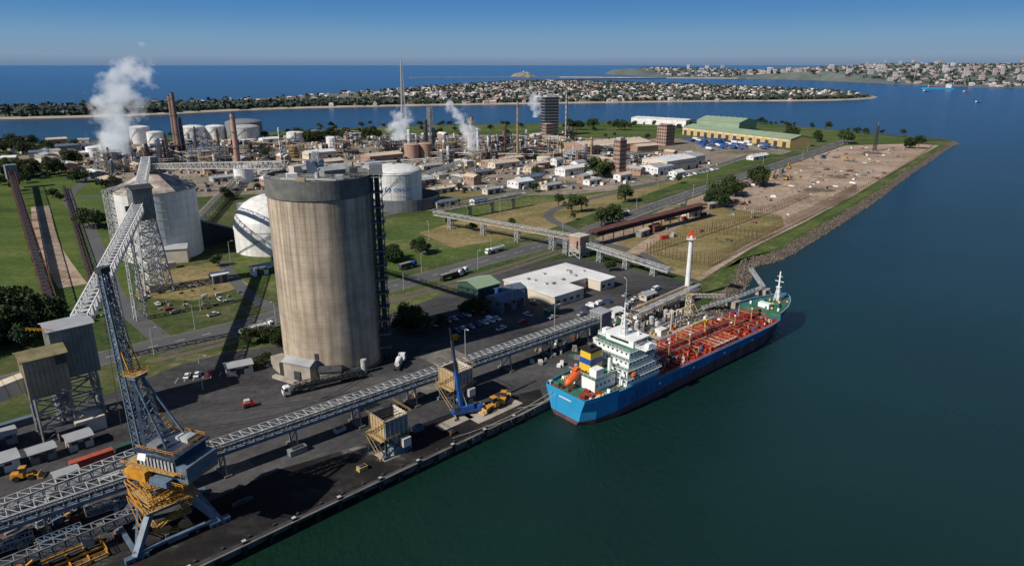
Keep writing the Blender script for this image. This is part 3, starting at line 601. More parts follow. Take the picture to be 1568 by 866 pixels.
def loader(x,y,r,sc=1.4):
    b=B();b.box((-1.6,0,.9),(3,1.9,1.2),YEL,0,.95,.9);b.box((.9,0,.8),(2,1.4,.7),YEL);b.box((-.3,0,2.1),(1.4,1.4,1.3),GLASS,0,.85,.85);b.box((-.3,0,3.4),(1.6,1.6,.12),YEL);wheels(b,(-1.8,1.5),1.05,.8)
    for s in(-.55,.55): b.beam((.6,s,1.6),(3,s,.9),.25,YEL)
    b.ext([(2.9,.15),(4.3,.15),(4.1,.35),(3.3,.6),(3.2,1.4),(2.9,1.3)],-1.4,1.4,DYEL);o=b.build('wheel_loader',(x,y,.02),r);o.scale=(sc,)*3
loader(-7,224,A+3.1,1.4);loader(-3,230,A+.6,1.3);loader(-148,180,.3,1.2)
b=B();b.box((0,0,.5),(4,2.4,1.6),YEL);b.box((0,0,2.1),(3,2.2,.9),YEL,0,.8,.9);b.box((1.3,0,1.4),(1.45,2.45,.6),GLASS);wheels(b,(-1.2,1.2),1.15,.55);b.build('yellow_service_vehicle',(-26,289,.02),A)
# ---------------------------------------------------------------- buildings
def bldg(name,x,y,w,d,h,rise,wall,roof,rot=A,doors=2,wins=True):
    b=B()
    if rise>0: b.gable((0,0,0),(w,d,h),rise,wall,roof)
    else:
        b.box((0,0,0),(w,d,h),wall);b.box((0,0,h),(w+.6,d+.6,.45),roof)
        b.box((w*.2,d*.1,h+.45),(2.5,2,1.2),LGREY);b.box((-w*.25,-d*.15,h+.45),(1.8,1.8,.9),GREY)
    for i in range(doors):
        xx=-w/2+w*(i+.5)/doors
        b.box((xx,-d/2-.04,0),(min(4.5,w*.3),.1,min(4.5,h*.75)),DGREY)
    if wins:
        for sy in(-1,1):
            k=max(2,int(w/4.5))
            for i in range(k): b.box((-w/2+w*(i+.5)/k,sy*(d/2+.05),h*.62),(1.9,.1,min(1.3,h*.25)),GLASS)
        k=max(1,int(d/5))
        for i in range(k):
            for sx in(-1,1): b.box((sx*(w/2+.05),-d/2+d*(i+.5)/k,h*.6),(.1,1.7,min(1.3,h*.25)),GLASS)
    if rise>0 and w>25:
        for i in range(int(w/12)): b.box((-w/2+6+i*12,0,h+rise-.1),(1.6,1.6,1.1),LGREY)
    return b.build(name,(x,y,0),rot)
b=B()
for c,d in (((-3,8),(50,28)),((-17,-12),(22,12)),((16,-11),(12,10))):
    b.box((*c,0),(*d,5.5),CREAM)
    for i in range(int(d[0]/5)): b.box((c[0]-d[0]/2+2.5+i*5,c[1]-d[1]/2-.05,1.6),(2.4,.12,1.6),GLASS)
    for i in range(int(d[1]/5)): b.box((c[0]+d[0]/2+.05,c[1]-d[1]/2+2.5+i*5,1.6),(.12,2.4,1.6),GLASS)
b.box((-3,8,5.5),(51,29,.5),WROOF);b.box((-17,-12.25,5.5),(23,11.5,.5),WROOF);b.box((16,-11.5,5.5),(13,10,.5),WROOF)
for i in range(16): b.box((-27+i*3.2,8,6),(.12,28,.05),GROOF)
for i in range(12): b.box((R.uniform(-24,18),R.uniform(-3,19),6),(R.uniform(1,2.4),1.4,.9),R.choice([LGREY,GREY]))
b.box((-1,-9,3.4),(12,5,.25),DGREY);b.build('wharf_office_building',(31,366,0),rad(42))
bldg('green_workshop',-18,352,15,17,8,2.4,DGREEN,LGREEN,rad(42),1);bldg('blue_workshop',-3,335,17,12,6,1.6,BROOF,BROOF,rad(42),2);bldg('blue_workshop',-1,348,14,9,6,1.5,BLUE,BROOF,rad(42),1)
bldg('gate_hut',-112,256,10,6,3.6,.8,CREAM,GROOF,rad(30),1);bldg('site_shed',52,322,8,5,3,.6,WHITE,WROOF);bldg('site_shed',73,348,9,5,3,.6,CREAM,GROOF);bldg('site_shed',20,324,8,3,3,0,GREEN,LGREEN)
for x,y,w,d,m1,m2 in((-160,184,12,7,WHITE,GROOF),(-150,191,7,5,SG,GROOF),(-143,199,7,6,CREAM,GROOF),(-165,166,12,6,WHITE,WROOF),(-158,158,10,5,CREAM,GROOF),(-176,190,10,6,SG,GROOF),(-134,178,6,4,CREAM,GROOF),(-170,200,9,6,GREY,GROOF),(-150,206,8,6,DCONC,DGREY)): bldg('site_shed',x,y,w,d,3.8,.6,m1,m2,A,1)
def container(x,y,m,rot=A,z=.03,L=12.2):
    b=B();b.box((0,0,0),(L,2.44,2.6),m)
    for i in range(int(L/.6)): 
        for s in(-1,1): b.box((-L/2+.5+i*.6,s*1.24,.15),(.22,.08,2.3),m)
    b.build('shipping_container',(x,y,z),rot)
container(-133,189,M('container_red',(.4,.08,.05),.6,.2,.5));container(-126,196,DGREEN,A,.03,6);container(-172,212,BROOF);container(-121,178,LGREY,A,.03,6)
b=B()
for i in range(5):b.beam((-8+i*4,-4,.4),(-8+i*4,4,.4),.4,YEL)
for s in(-1,0,1): b.beam((-8,4*s,.9),(8,4*s,.9),.4,YEL)
b.rail([(-8,-4,1),(8,-4,1),(8,4,1),(-8,4,1)],1.2,YEL,2,.12,True);b.build('yellow_spreader_frame',(-112,143,0),A)
b=B();b.box((0,0,0),(5,4,2),YEL,0,.8,.8);b.cyl((0,0,2),(0,0,5),1.6,.8,ORG);b.beam((-3,0,2),(3,0,5),.5,YEL);b.box((3,2,0),(3,3,3),DGREY);b.build('clamshell_grab',(-119,136,0),A)
for x,y in((-126,160),(-119,151),(-136,168),(-122,172),(-114,164),(-130,148),(-140,158)):
    b=B();b.truss((-5,0,1),(5,0,1),2.5,2,6,.18,R.choice([LGREY,GREY,BGREY]),GREY);b.cyl((-5,0,2),(5,0,2),.5,.5,BGREY,10);b.box((0,3,0),(3,2,1.5),DGREY);b.cyl((2,-2,0),(2,-2,2),.7,.7,R.choice([LGREY,DYEL,RUST]),10);b.build('conveyor_module',(x,y,0),A+R.uniform(-.3,.3))
b=B()
for i in range(110):
    t=R.uniform(-75,-8);o=R.uniform(22,62);x,y=Q_(t,o)
    b.box((x,y,0),(R.uniform(.8,4),R.uniform(.6,2),R.uniform(.4,2.4)),R.choice([GREY,DGREY,RUST,LGREY,BGREY,DCONC,DYEL,DGREY]),A+R.choice([0,.3,1.57]))
for t,o,w,dd,h,mm in((-5,14,5,2.4,1.6,GREY),(14,17,6,1.2,.8,DGREY),(48,8,3,2,1.4,DYEL),(75,16,4,2.2,1.8,BGREY),(82,6,2.4,2,1,RUST),(100,14,6,2.4,1.2,LGREY),(-25,12,3,2,1.2,DGREY),(38,31,6,2.4,2,GREY),(55,34,4,2,1.2,LGREY),(70,42,6,2.4,2.4,BGREY),(90,36,3,2,1.4,DYEL),(108,33,5,2.4,2,GREY)):
    x,y=Q_(t,o);b.box((x,y,.03),(w,dd,h),mm,A);b.box((x,y,h+.03),(w*.6,dd*.6,.4),DGREY,A)
b.build('wharf_equipment')
b=B();b.gable((0,0,0),(120,52,12),5,BROWN,TROOF);b.gable((40,-34,0),(40,15,9),2.5,BROWN,TROOF)
for i in range(18): b.box((-56+i*6.5,-26.1,3),(3,.2,4),DGREY)
for i in range(9): b.box((-52+i*13,0,16.9),(3,3,1.4),GREY)
b.build('large_process_shed',(140,1010,0),rad(32))
bldg('white_warehouse',320,1480,130,45,12,2,WHITE,WROOF,rad(-42),6,False)
bldg('green_roof_warehouse',420,1370,95,60,16,7,LGREEN,LGREEN,rad(-50),3,False)
YW=M('yellow_cladding',(.5,.36,.15),.65,.1,.05);b=B();b.gable((0,0,0),(240,46,13),5,YW,LGREEN)
for i in range(14): b.box((-112+i*17,-23.1,0),(7,.2,8),DGREY);b.box((-112+i*17,-23.1,10),(14,.2,1),WHITE)
b.build('long_yellow_warehouse',(385,1165,0),rad(-62))
for x,y,w,d,h,m1,m2 in((190,830,60,36,13,CREAM,WROOF),(168,796,30,26,9,WHITE,GROOF),(220,872,42,30,11,CREAM,GROOF),(71,790,45,16,8,WHITE,WROOF),(95,768,30,10,5,WHITE,WROOF),(330,925,40,10,4,WHITE,WROOF),(-10,840,40,14,7,CREAM,TROOF),(-170,900,50,24,9,BROWN,TROOF),(-260,930,40,20,9,CREAM,WROOF),(-230,840,44,18,8,PINK,TROOF)): bldg('warehouse',x,y,w,d,h,2.5,m1,m2,rad(42))
def ttower(name,x,y,w,h,m,rot,gl=False):
    b=B();b.box((0,0,0),(w,w*.8,h),m);b.box((0,0,h),(w*.7,w*.6,h*.06),LGREY)
    for i in range(int(h/5)):
        z=3+i*5
        for k in range(4):
            b.box((-w*.375+w*.25*k,-w*.4-.06,z),(w*.17,.14,2.6),GLASS if gl else DGREY);b.box((-w/2-.06,-w*.3+w*.2*k,z),(.14,w*.13,2.6),GLASS if gl else DGREY)
        b.box((0,0,z+3.5),(w+.8,w*.8+.8,.4),LGREY if gl else m)
    b.build(name,(x,y,0),rot)
ttower('prilling_tower',66,1236,26,66,DGREY,rad(20),True);ttower('process_tower_building',241,1090,22,30,PINK,rad(42));ttower('process_tower_building',127,812,12,37,PINK,rad(42))
ttower('process_tower_building',-20,1010,14,20,PINK,rad(42));ttower('process_tower_building',60,1160,16,26,BROWN,rad(30))
def stack(name,x,y,h,r0,r1,m,band=None):
    b=B();b.cyl((0,0,0),(0,0,h),r0,r1,m,20);b.cyl((0,0,h-.1),(0,0,h+.5),r1*1.15,r1*1.15,band or DGREY,20)
    for z in(.35,.65,.92):
        rr=r0+(r1-r0)*z;b.cyl((0,0,h*z),(0,0,h*z+.3),rr+1,rr+1,GREY,16)
        b.rail([((rr+.9)*math.cos(i*.785),(rr+.9)*math.sin(i*.785),h*z+.3) for i in range(8)],1.1,GREY,3,.12,True)
    b.beam((r0+.4,0,0),(r1+.4,0,h),.5,GREY);b.box((0,0,0),(r0*3,r0*3,2.5),CONC);b.build(name,(x,y,0))
STK=M('dark_tan_stack',(.2,.13,.1),.8,.25,.05)
stack('chimney_stack',-462,960,84,3.6,2.4,STK);stack('chimney_stack',-478,985,80,3,2.4,STK);stack('chimney_stack',-340,851,64,3.6,2.5,PINK)
stack('chimney_stack',-53,912,56,2,1.6,DYEL);stack('chimney_stack',7,905,76,1.2,.9,DYEL);stack('chimney_stack',-46,930,40,1.6,1.4,WHITE)
def column(x,y,h,r,m):
    b=B();b.cyl((0,0,0),(0,0,h),r,r,m,16);b.lathe((0,0,h),[(r,0),(r*.7,r*.5),(0,r*.7)],m,16)
    for k in range(int(h/8)):
        z=6+k*8;b.box((r*.5,0,z),(r*2+2.4,r*2+2.4,.25),GREY);b.rail([(-r,-r-1.2,z),(r+2,-r-1.2,z),(r+2,r+1.2,z)],1.1,DGREY,3,.15)
    b.cyl((r+1.2,0,0),(r+1.2,0,h*.95),.4,.4,SILVER,6);b.beam((0,-r-.6,0),(0,-r-.6,h),.7,DGREY);b.build('distillation_column',(x,y,0),R.uniform(0,6))
for x,y,h,r,m1 in((-428,900,54,2.6,DBG),(-418,915,42,2.2,SILVER),(-440,925,46,2,GREY),(-400,905,34,2.4,WHITE),(-450,880,30,2.8,SILVER),(-122,982,46,3,DGREY),(-112,990,34,2,GREY),(-95,965,28,2.4,SILVER),(-20,935,30,2.2,GREY),(20,960,34,1.8,SILVER),(85,1100,80,.9,LGREY),(-295,880,44,1,WHITE),(-150,1010,30,2,WHITE),(50,930,26,2,SILVER),(-455,860,26,2,DGREY),(110,960,24,1.6,DYEL),(-60,985,36,1.2,WHITE),(-500,905,44,1.8,RUST),(-395,930,38,1.5,DYEL),(-520,930,36,2,DGREY),(-435,870,38,1.4,RUST),(-10,990,40,1.4,RUST)): column(x,y,h,r,m1)
b=B();b.tower((0,0),0,40,12,7,6,.6,LGREY);b.tower((0,0),40,128,7,2,16,.5,LGREY);b.cyl((0,0,0),(0,0,132),.8,.4,GREY,8);b.build('lattice_flare_mast',(-232,1500,0),.4)
b=B();b.tower((0,0),0,58,9,7,8,.5,GREY);b.cyl((0,0,0),(0,0,58),2,2,SILVER);b.build('absorption_tower',(-128,1090,0),.3)
for x,y,r,h,m1 in((-600,1120,16,24,WHITE),(-565,1100,12,18,WHITE),(-537,1170,20,20,WHITE),(-505,1185,16,20,WHITE),(-461,1200,30,26,GREY),(-440,1150,22,22,LGREY),(-289,736,10,15,WHITE),(-135,930,10,18,PINK),(-118,940,10,18,BROWN),(-352,1130,14,15,WHITE),(-330,1160,14,14,GREY),(-275,1060,9,14,WHITE),(-160,790,12,8,LGREY),(-215,770,9,10,WHITE),(40,860,9,10,CREAM),(-575,950,10,12,WHITE)): tank('storage_tank',x,y,r,h,r*.2,m1,ladder=r>11,n=28)
def unit(x,y,w,d,h,rot):
    b=B();nx,ny,nz=max(2,int(w/7)),max(2,int(d/7)),max(1,int(h/5));st=R.choice([GREY,DGREY,RUST,LGREY,DYEL,RUST])
    for i in range(nx+1):
        for j in range(ny+1): b.beam((-w/2+w*i/nx,-d/2+d*j/ny,0),(-w/2+w*i/nx,-d/2+d*j/ny,h*R.uniform(.75,1)),.45,st)
    for k in range(1,nz+1):
        z=h*k/nz*.8
        for j in range(ny+1): b.beam((-w/2,-d/2+d*j/ny,z),(w/2,-d/2+d*j/ny,z),.4,st)
        for i in range(nx+1): b.beam((-w/2+w*i/nx,-d/2,z),(-w/2+w*i/nx,d/2,z),.4,st)
        b.box((R.uniform(-.2,.2)*w,0,z),(w*R.uniform(.4,.7),d*.8,.2),st)
        b.rail([(-w/2,-d/2,z),(w/2,-d/2,z)],1.1,R.choice([YEL,st]),3,.15)
    for i in range(int(w*d/28)):
        px,py=R.uniform(-.5,.5)*w,R.uniform(-.5,.5)*d;m1=R.choice([SILVER,WHITE,LGREY,GREY,PINK,BGREY,RUST,CREAM]);t=R.random()
        if t<.4:
            r=R.uniform(.8,2.2);b.cyl((px,py,0),(px,py,h*R.uniform(.3,1.25)),r,r,m1,10)
        elif t<.7:
            z=R.uniform(1,h*.8);r=R.uniform(.7,1.6);L=R.uniform(3,8);b.cyl((px-L/2,py,z),(px+L/2,py,z),r,r,m1,10)
        else: b.box((px,py,R.choice([0,h*.4])),(R.uniform(3,8),R.uniform(3,6),R.uniform(2,5)),m1)
    for i in range(int(w/3)):
        z=R.uniform(1,h);y0=R.uniform(-.5,.5)*d;r=R.uniform(.15,.4);b.cyl((-w/2,y0,z),(w/2+R.uniform(0,8),y0,z),r,r,R.choice([SILVER,WHITE,LGREY]),6)
    b.build('process_unit',(x,y,0),rot)
units=[(-450,900),(-420,870),(-390,900),(-480,870),(-380,850),(-500,830),(-440,940),(-400,960),(-350,920),(-300,930),(-500,940),(-120,960),(-90,940),(-60,960),(-140,1040),(-100,1060),(-30,940),(10,930),(40,970),(30,1020),(-10,1060),(70,1050),(60,910),(90,890),(-180,1000),(-200,1050),(-240,980),(140,930),(100,1150),(20,1130),(-60,1130),(-250,1100),(-330,1010),(-370,1020),(-470,1010),(160,890),(-530,890),(-420,800),(-360,800),(-470,800),(-90,890),(-40,880)]
for x,y in units: unit(x+R.uniform(-8,8),y+R.uniform(-8,8),R.uniform(18,36),R.uniform(12,24),R.uniform(9,26),A+R.choice([0,1.57]))
occ=[(x,y,20) for x,y in units]+[(140,1010,75),(190,830,50),(214,866,34),(71,790,30),(127,812,18),(66,1236,25),(-104,602,45),(-340,851,12),(-289,736,16),(-160,790,18),(-170,900,30),(-260,930,26),(-230,840,28)]
WM=[WHITE,CREAM,LGREY,BROWN,PINK,CREAM,GREY,SG];RM=[WROOF,GROOF,TROOF,GROOF,WROOF,BROOF,TROOF]
zone=[(-600,800),(-330,670),(-230,680),(-60,660),(60,690),(190,760),(280,880),(230,980),(120,1190),(-80,1230),(-420,1200),(-640,1060)]
c=0
while c<95:
    x,y=R.uniform(-640,280),R.uniform(660,1230)
    if not inpoly(x,y,zone): continue
    w=R.uniform(10,34);d=R.uniform(8,18)
    if any((x-a)**2+(y-b_)**2<(r+w*.4)**2 for a,b_,r in occ): c+=.1;continue
    bldg(R.choice(['plant_building','storage_shed','workshop_building']),x,y,w,d,R.uniform(4,9),R.choice([0,1.5,2.2]),R.choice(WM),R.choice(RM),A+R.choice([0,1.57]),R.randint(1,3),y<900);occ.append((x,y,w*.55));c+=1
for i in range(60):
    x,y=R.uniform(-1000,-600),R.uniform(850,1110)
    bldg('industrial_shed',x,y,R.uniform(15,40),R.uniform(10,22),R.uniform(5,10),2,R.choice(WM),R.choice(RM),R.uniform(0,1.5),1,False)
for x,y,w,d in((-195,500,20,14),(-60,600,24,9),(-30,610,16,7),(-185,560,20,10),(-150,640,24,9),(40,690,22,9),(-20,665,18,8),(85,720,20,9),(-230,590,18,10),(-112,640,12,8),(-150,395,14,7),(-170,378,9,6)): bldg('site_building',x,y,w,d,5,1.2,R.choice([WHITE,CREAM,GREY]),R.choice([WROOF,GROOF,BROOF]),A)
b=B();b.ext([(-14,0),(14,0),(14,5),(-14,17)],-9,9,DGREY);b.build('loading_shed',(-212,480,0),A)
def rack(p,q,n,np=5):
    b=B();p=Vector(p);q=Vector(q);d=(q-p).normalized();s=Vector((-d.y,d.x,0))
    for i in range(n+1):
        c=p.lerp(q,i/n)
        for k in(-3,3): b.beam(c+s*k,c+s*k+Vector((0,0,7)),.4,GREY)
        for z in(4.5,7): b.beam(c-s*3.3+Vector((0,0,z)),c+s*3.3+Vector((0,0,z)),.35,GREY)
    for z in(4.9,7.4):
        for k in range(np):
            o=s*(-2.6+5.2*k/(np-1))+Vector((0,0,z));r=R.uniform(.15,.4);b.cyl(p+o,q+o,r,r,R.choice([SILVER,WHITE,LGREY,RUST,DYEL]),6)
    b.build('pipe_rack')
rack((-470,850,0),(-140,1010,0),24);rack((-140,940,0),(120,900,0),20);rack((-60,880,0),(30,1120,0),18);rack((-300,760,0),(-330,950,0),14);rack((-300,760,0),(-90,880,0),16);rack((-135,635,0),(-60,860,0),16);rack((-235,480,0),(-300,760,0),20);rack((60,310,0),(100,352,0),5)
b=B()
for i in range(2300):
    x,y=R.uniform(-600,260),R.uniform(640,1200)
    if not inpoly(x,y,zone): continue
    s=R.uniform(1.2,6);b.box((x,y,0),(s,s*R.uniform(.3,1),R.uniform(.8,3.5)),R.choice([WHITE,LGREY,GREY,RUST,CREAM,BROOF,DYEL,DGREY,WROOF,PINK,RUST]),A+R.choice([0,1.57,.3]))
for i in range(70):
    x,y=R.uniform(-215,-150),R.uniform(325,375)
    if not inpoly(x,y,[(-215,350),(-165,322),(-145,345),(-155,372),(-190,375)]): continue
    s=R.uniform(.8,3);b.box((x,y,0),(s,s*R.uniform(.3,1),R.uniform(.4,1.4)),R.choice([GREY,LGREY,GREY,RUST,DCONC,DGREY]),A+R.choice([0,1.57]))
b.build('stored_equipment')
b=B();BC=M('container_blue',(.03,.08,.24),.6,.2,.3)
for i in range(70):
    t=R.random();x,y=300+R.uniform(-12,95),1170-130*t+R.uniform(-40,40)
    if (x-385)*.88+(y-1165)*.47>-34: continue
    b.box((x,y,R.choice([0,2.6])),(12,5,2.6),BC if R.random()<.8 else WHITE,rad(-62))
b.build('container_stacks')
b=B()
for i in range(360):
    t=R.random();x=90+t*480+R.uniform(-50,70);y=470+t*600+R.uniform(-45,45)
    if not inpoly(x,y,yardp) or (t<.3 and R.random()<.6) or (t>.6 and R.random()<.5): continue
    s=R.uniform(1,5)*(1 if t>.15 else .7);b.box((x,y,0),(s*1.5,s*.7,R.uniform(.5,2)),R.choice([RUST,DGREY,CONC,DGREY,GREY,GREY,CONC,PINK,RUST,DCONC,WHITE]),R.uniform(0,3),R.uniform(.5,1),R.uniform(.5,1))
b.build('yard_scrap')
def heap(x,y,r,h,m):
    b=B();n=18;vs=[];k=7
    for j in range(k+1):
        for i in range(n):
            a=i*2*math.pi/n;rr=r*(1-j/k)*R.uniform(.85,1.12);vs.append((rr*math.cos(a)*1.4,rr*math.sin(a),h*(1-(1-j/k)**1.4)*R.uniform(.9,1.05)-.05*(j==0)))
    b.add(vs,[(j*n+i,j*n+(i+1)%n,(j+1)*n+(i+1)%n,(j+1)*n+i) for j in range(k) for i in range(n)],m);b.build('spoil_heap',(x,y,0),R.uniform(0,3))
for i in range(24):
    t=R.uniform(.3,1);heap(110+t*450+R.uniform(-30,45),490+t*560+R.uniform(-30,30),R.uniform(6,14),R.uniform(1,3),R.choice([DIRT,DIRT,DIRT,ROCK]))
def crusher(x,y,r,m1):
    b=B();b.box((0,0,1),(9,3,2),m1);b.box((-3,0,3),(4,3.4,2),m1,0,1.4,1.3);b.beam((3,0,2),(13,0,7),1.2,DGREY,.6);b.beam((-1,1.5,2),(-6,9,5),1,m1,.5);b.box((1,0,3),(3,2.6,1.6),GREY)
    for s in(-1,1): b.box((0,s*1.3,0),(7,.8,1.1),BLACK)
    b.beam((8,0,0),(8,0,4.5),.3,m1);b.build('crushing_machine',(x,y,0),r)
for x,y in((195,640),(222,690),(245,712),(262,742),(290,760),(315,800),(180,610),(150,588),(420,930)): crusher(x,y,A+R.uniform(-.6,.6),R.choice([DYEL,GREY,GREEN,LGREY,BROOF]))
def excavator(x,y,r):
    b=B();b.box((0,0,.9),(3.2,2.6,1.5),YEL);b.box((.7,-.6,2.4),(1.4,1.2,1.2),GLASS);b.beam((1.2,.3,2),(5,.3,5),.5,YEL);b.beam((5,.3,5),(7,.3,1.6),.4,YEL);b.box((7,.3,.8),(1.1,1.2,1),DGREY)
    for s in(-1,1): b.box((0,s*1.3,0),(4,.7,.95),BLACK)
    o=b.build('excavator',(x,y,.03),r);o.scale=(1.2,)*3
for x,y in((200,625),(300,745),(440,905),(335,830)): excavator(x,y,R.uniform(0,6))
for x,y,w,d in((150,560,16,8),(175,592,12,6),(125,545,14,7),(205,655,18,7),(238,700,12,6),(96,490,12,5),(108,505,10,5)): bldg('yard_shed',x,y,w,d,4.5,1,R.choice([RUST,CREAM,GREY,BROWN]),R.choice([GROOF,RUST,TROOF]),A+R.uniform(-.2,.2),1,False)
for x,y in((110,480),(118,488),(140,545),(160,560),(215,615)): container(x,y,R.choice([RUST,PINK,RED,LGREY]),A+R.uniform(-.5,.5),.08,6)
b=B();b.tower((0,0),0,36,4,3,9,.35,DGREY);b.cyl((0,0,36),(0,0,42),.4,.3,GREY);b.build('lattice_pylon',(530,1010,0))
def fence(name,pts,h,sp,m,w=.3,rails=2):
    b=B()
    for a,c in zip(pts,pts[1:]):
        a=Vector((*a,0));c=Vector((*c,0));n=int((c-a).length/sp)
        for i in range(n): q=a.lerp(c,i/n);b.beam(q,q+Vector((0,0,h*R.uniform(.85,1.05))),w,m)
        for k in range(rails): z=h*(.35+.5*k/max(1,rails-1)); b.beam(a+Vector((0,0,z)),c+Vector((0,0,z)),w*.4,m)
    b.build(name)
FP=M('weathered_posts',(.11,.07,.045),.85,.3,.5)
fence('tall_post_fence',[(122,408),(162,458),(232,540),(300,622),(345,680)],8.5,2.8,FP,.3,1);fence('tall_post_fence',[(90,440),(150,500),(214,566),(300,668)],8,3.6,FP,.3,1);fence('tall_post_fence',[(90,440),(122,408)],8,2.8,FP,.3,1);fence('tall_post_fence',[(150,500),(178,475)],8,3,FP,.3,1)
fence('shore_fence',[(345,680),(438,790),(555,940),(650,1068)],4,9,FP,.3,1)
fence('chainlink_fence',offs(rc[12:],-12)[0:40:3],2.4,4,GREY,.12,3);fence('chainlink_fence',offs(rc[12:],13)[0:40:3],2.4,4,GREY,.12,3)
b=B();b.cyl((0,0,0),(0,0,1.2),4,4,CONC,16);b.cyl((0,0,1.2),(0,0,33),1.5,1.05,WHITE,20);b.cyl((0,0,33),(0,0,33.4),2.6,2.6,WHITE,16)
b.rail([(2.5*math.cos(i*.785),2.5*math.sin(i*.785),33.4) for i in range(8)],1.1,WHITE,3,.12,True);b.cyl((0,0,33.4),(0,0,35),.8,.8,WHITE)
b.add([(-3,-.3,33.9),(3,-.3,33.9),(0,-.3,38.5),(-3,.3,33.9),(3,.3,33.9),(0,.3,38.5)],[(0,1,2),(5,4,3),(0,3,4,1),(1,4,5,2),(2,5,3,0)],ORG);b.build('navigation_beacon_tower',(94,348,0),.1)
b=B();b.cyl((0,0,0),(0,0,11),.16,.1,LGREY,8);b.beam((0,0,11),(1.8,0,11.4),.12,LGREY);b.box((2,0,11.3),(.9,.35,.15),WHITE);b.box((0,0,0),(.6,.6,.3),CONC);o=b.build('street_lamp',(-100,330,0));LP=o.data
for i in range(6,len(rc)-2,2): p=offs(rc,10.5 if i%4 else -10.5)[i];put(LP,'street_lamp',(*p,0),R.uniform(0,6),1.1)
for x,y in((-20,270),(20,300),(0,330),(-120,240),(60,340),(-160,330),(-180,420),(-60,480),(-10,560),(-90,700),(20,760),(-200,720),(150,700),(-300,640),(100,880),(-30,810)): put(LP,'street_lamp',(x,y,0),R.uniform(0,6),1.2)
b=B();b.box((0,0,-.9),(46,9,1.1),CONC)
for i in range(8):
    for s in(-3.5,3.5): b.cyl((-21+i*6,s,-5),(-21+i*6,s,-.8),.5,.5,DCONC,8)
b.rail([(-23,-4.4,.2),(23,-4.4,.2)],1.1,DYEL,2,.12);b.rail([(-23,4.4,.2),(23,4.4,.2)],1.1,DYEL,2,.12)
for k in(-9,-5,-1):
    b.cyl((k,0,.2),(k,0,9),.35,.3,CREAM,10);b.beam((k,0,9),(k+.5,-6,13),.35,DYEL);b.beam((k+.5,-6,13),(k+.5,-9,9),.3,DYEL);b.beam((k,0,9),(k,3,7.5),.5,CREAM)
b.tower((7,1),.2,14,3.4,2.6,5,.25,CREAM);b.box((7,1,14),(4,4,.2),DYEL);b.box((-17,0,.2),(5,4,3),WHITE);b.beam((-22,2,3),(20,2,3),.8,SILVER);b.beam((-22,3,2),(20,3,2),.5,DYEL)
b.truss((7,0,13),(26,-6,10),1.8,1.6,8,.16,CREAM,LGREY)
for i in range(14): b.box((-20+i*3,R.uniform(-3,3),.2),(1.5,1.2,1.4),R.choice([GREY,DYEL,WHITE,RED]))
b.build('loading_jetty',(82,308,0),rad(42))
b=B()
for x,y in((118,344),(141,364)): b.box((x,y,-4),(6,6,4.6),CONC,A);b.cyl((x,y,.6),(x,y,1.4),.5,.6,BLACK)
b.truss((98,330,.5),(118,344,.8),2,1.3,8,.18,LGREY,LGREY);b.truss((118,344,.8),(141,364,.8),2,1.3,8,.18,LGREY,LGREY);b.truss((141,364,.8),(146,400,.8),2,1.3,8,.18,LGREY,LGREY);b.build('mooring_dolphins')
b=B()
for i in range(230):
    t=R.random();x=20+t*66+R.uniform(-14,10);y=262+t*66+R.uniform(-6,30)
    if y<232+(x-15)*1.05+8: continue
    s=R.uniform(.8,3);b.box((x,y,0),(s,s*.7,R.uniform(.5,2.2)),R.choice([WHITE,LGREY,RUST,GREY,DYEL,GREY,GREEN,CREAM,DGREY]),R.uniform(0,3))
b.build('wharf_cargo')
for i in range(4): 
    b=B();b.cyl((0,0,0),(0,0,3.4),1.3,1.3,LGREY,12);b.lathe((0,0,3.4),[(1.3,0),(.8,.5),(0,.6)],LGREY,12);b.box((2.5,0,0),(2,2,1.5),GREY);b.build('small_process_tank',(50+i*9,292+i*9.5,0))
# ---------------------------------------------------------------- tanker ship
HB=M('hull_blue',(.022,.14,.34),.4,.3,.12,stretch=(1,1,.3));HL=M('hull_light_blue',(.03,.28,.52),.4,.12,.1);BT=M('boot_topping',(.11,.055,.065),.7,.4,.2,stretch=(1,1,.3))
DR=M('deck_red',(.27,.032,.02),.6,.45,.3);DG=M('deck_green',(.035,.13,.085),.6,.35,.3);SW=M('ship_white',(.8,.8,.78),.45,.07,.3);SY=M('funnel_yellow',(.7,.45,.04),.45,.05,1)
PO=M('pipe_orange',(.5,.12,.035),.5,.2,1);DRP=M('pipe_dark_red',(.2,.02,.015),.5,.2,1);TANP=M('pipe_tan',(.42,.26,.12),.5,.2,1);STREAK=M('hull_rust_streak',(.13,.06,.035),.8,.3,.6)
st=[(0,.4,8.6,5.0,10),(6,6,9.8,8.2,10),(16,16,10.3,9.8,10),(38,38,10.4,10.2,10),(38.1,38.1,10.4,10.2,8.2),(74,74,10.4,10.2,8.2),(110,110,10.4,10.2,8.2),(122,121,10.3,9,8.3),(131,129,9.6,7.2,8.5),(131.1,129.1,9.6,7.2,11.2),(140,137,8.2,4.8,11.5),(148,143,5.6,2.4,11.9),(153,146,3.0,1,12.3),(156,148,.3,.2,12.6)]
b=B()
def ring(s):
    xd,xw,hd,hw,zd=s;o=[];WL=1.8+3.4*min(1,xd/100)
    for sg in(1,-1):
        row=[]
        for t,z in((1,zd),(.6,WL+(zd-WL)*.5),(.35,WL),(0,0),(-.1,-2)):
            row.append((xw+(xd-xw)*max(t,0),sg*(hw+(hd-hw)*t),z))
        o.append(row)
    return o
rs=[ring(s) for s in st]
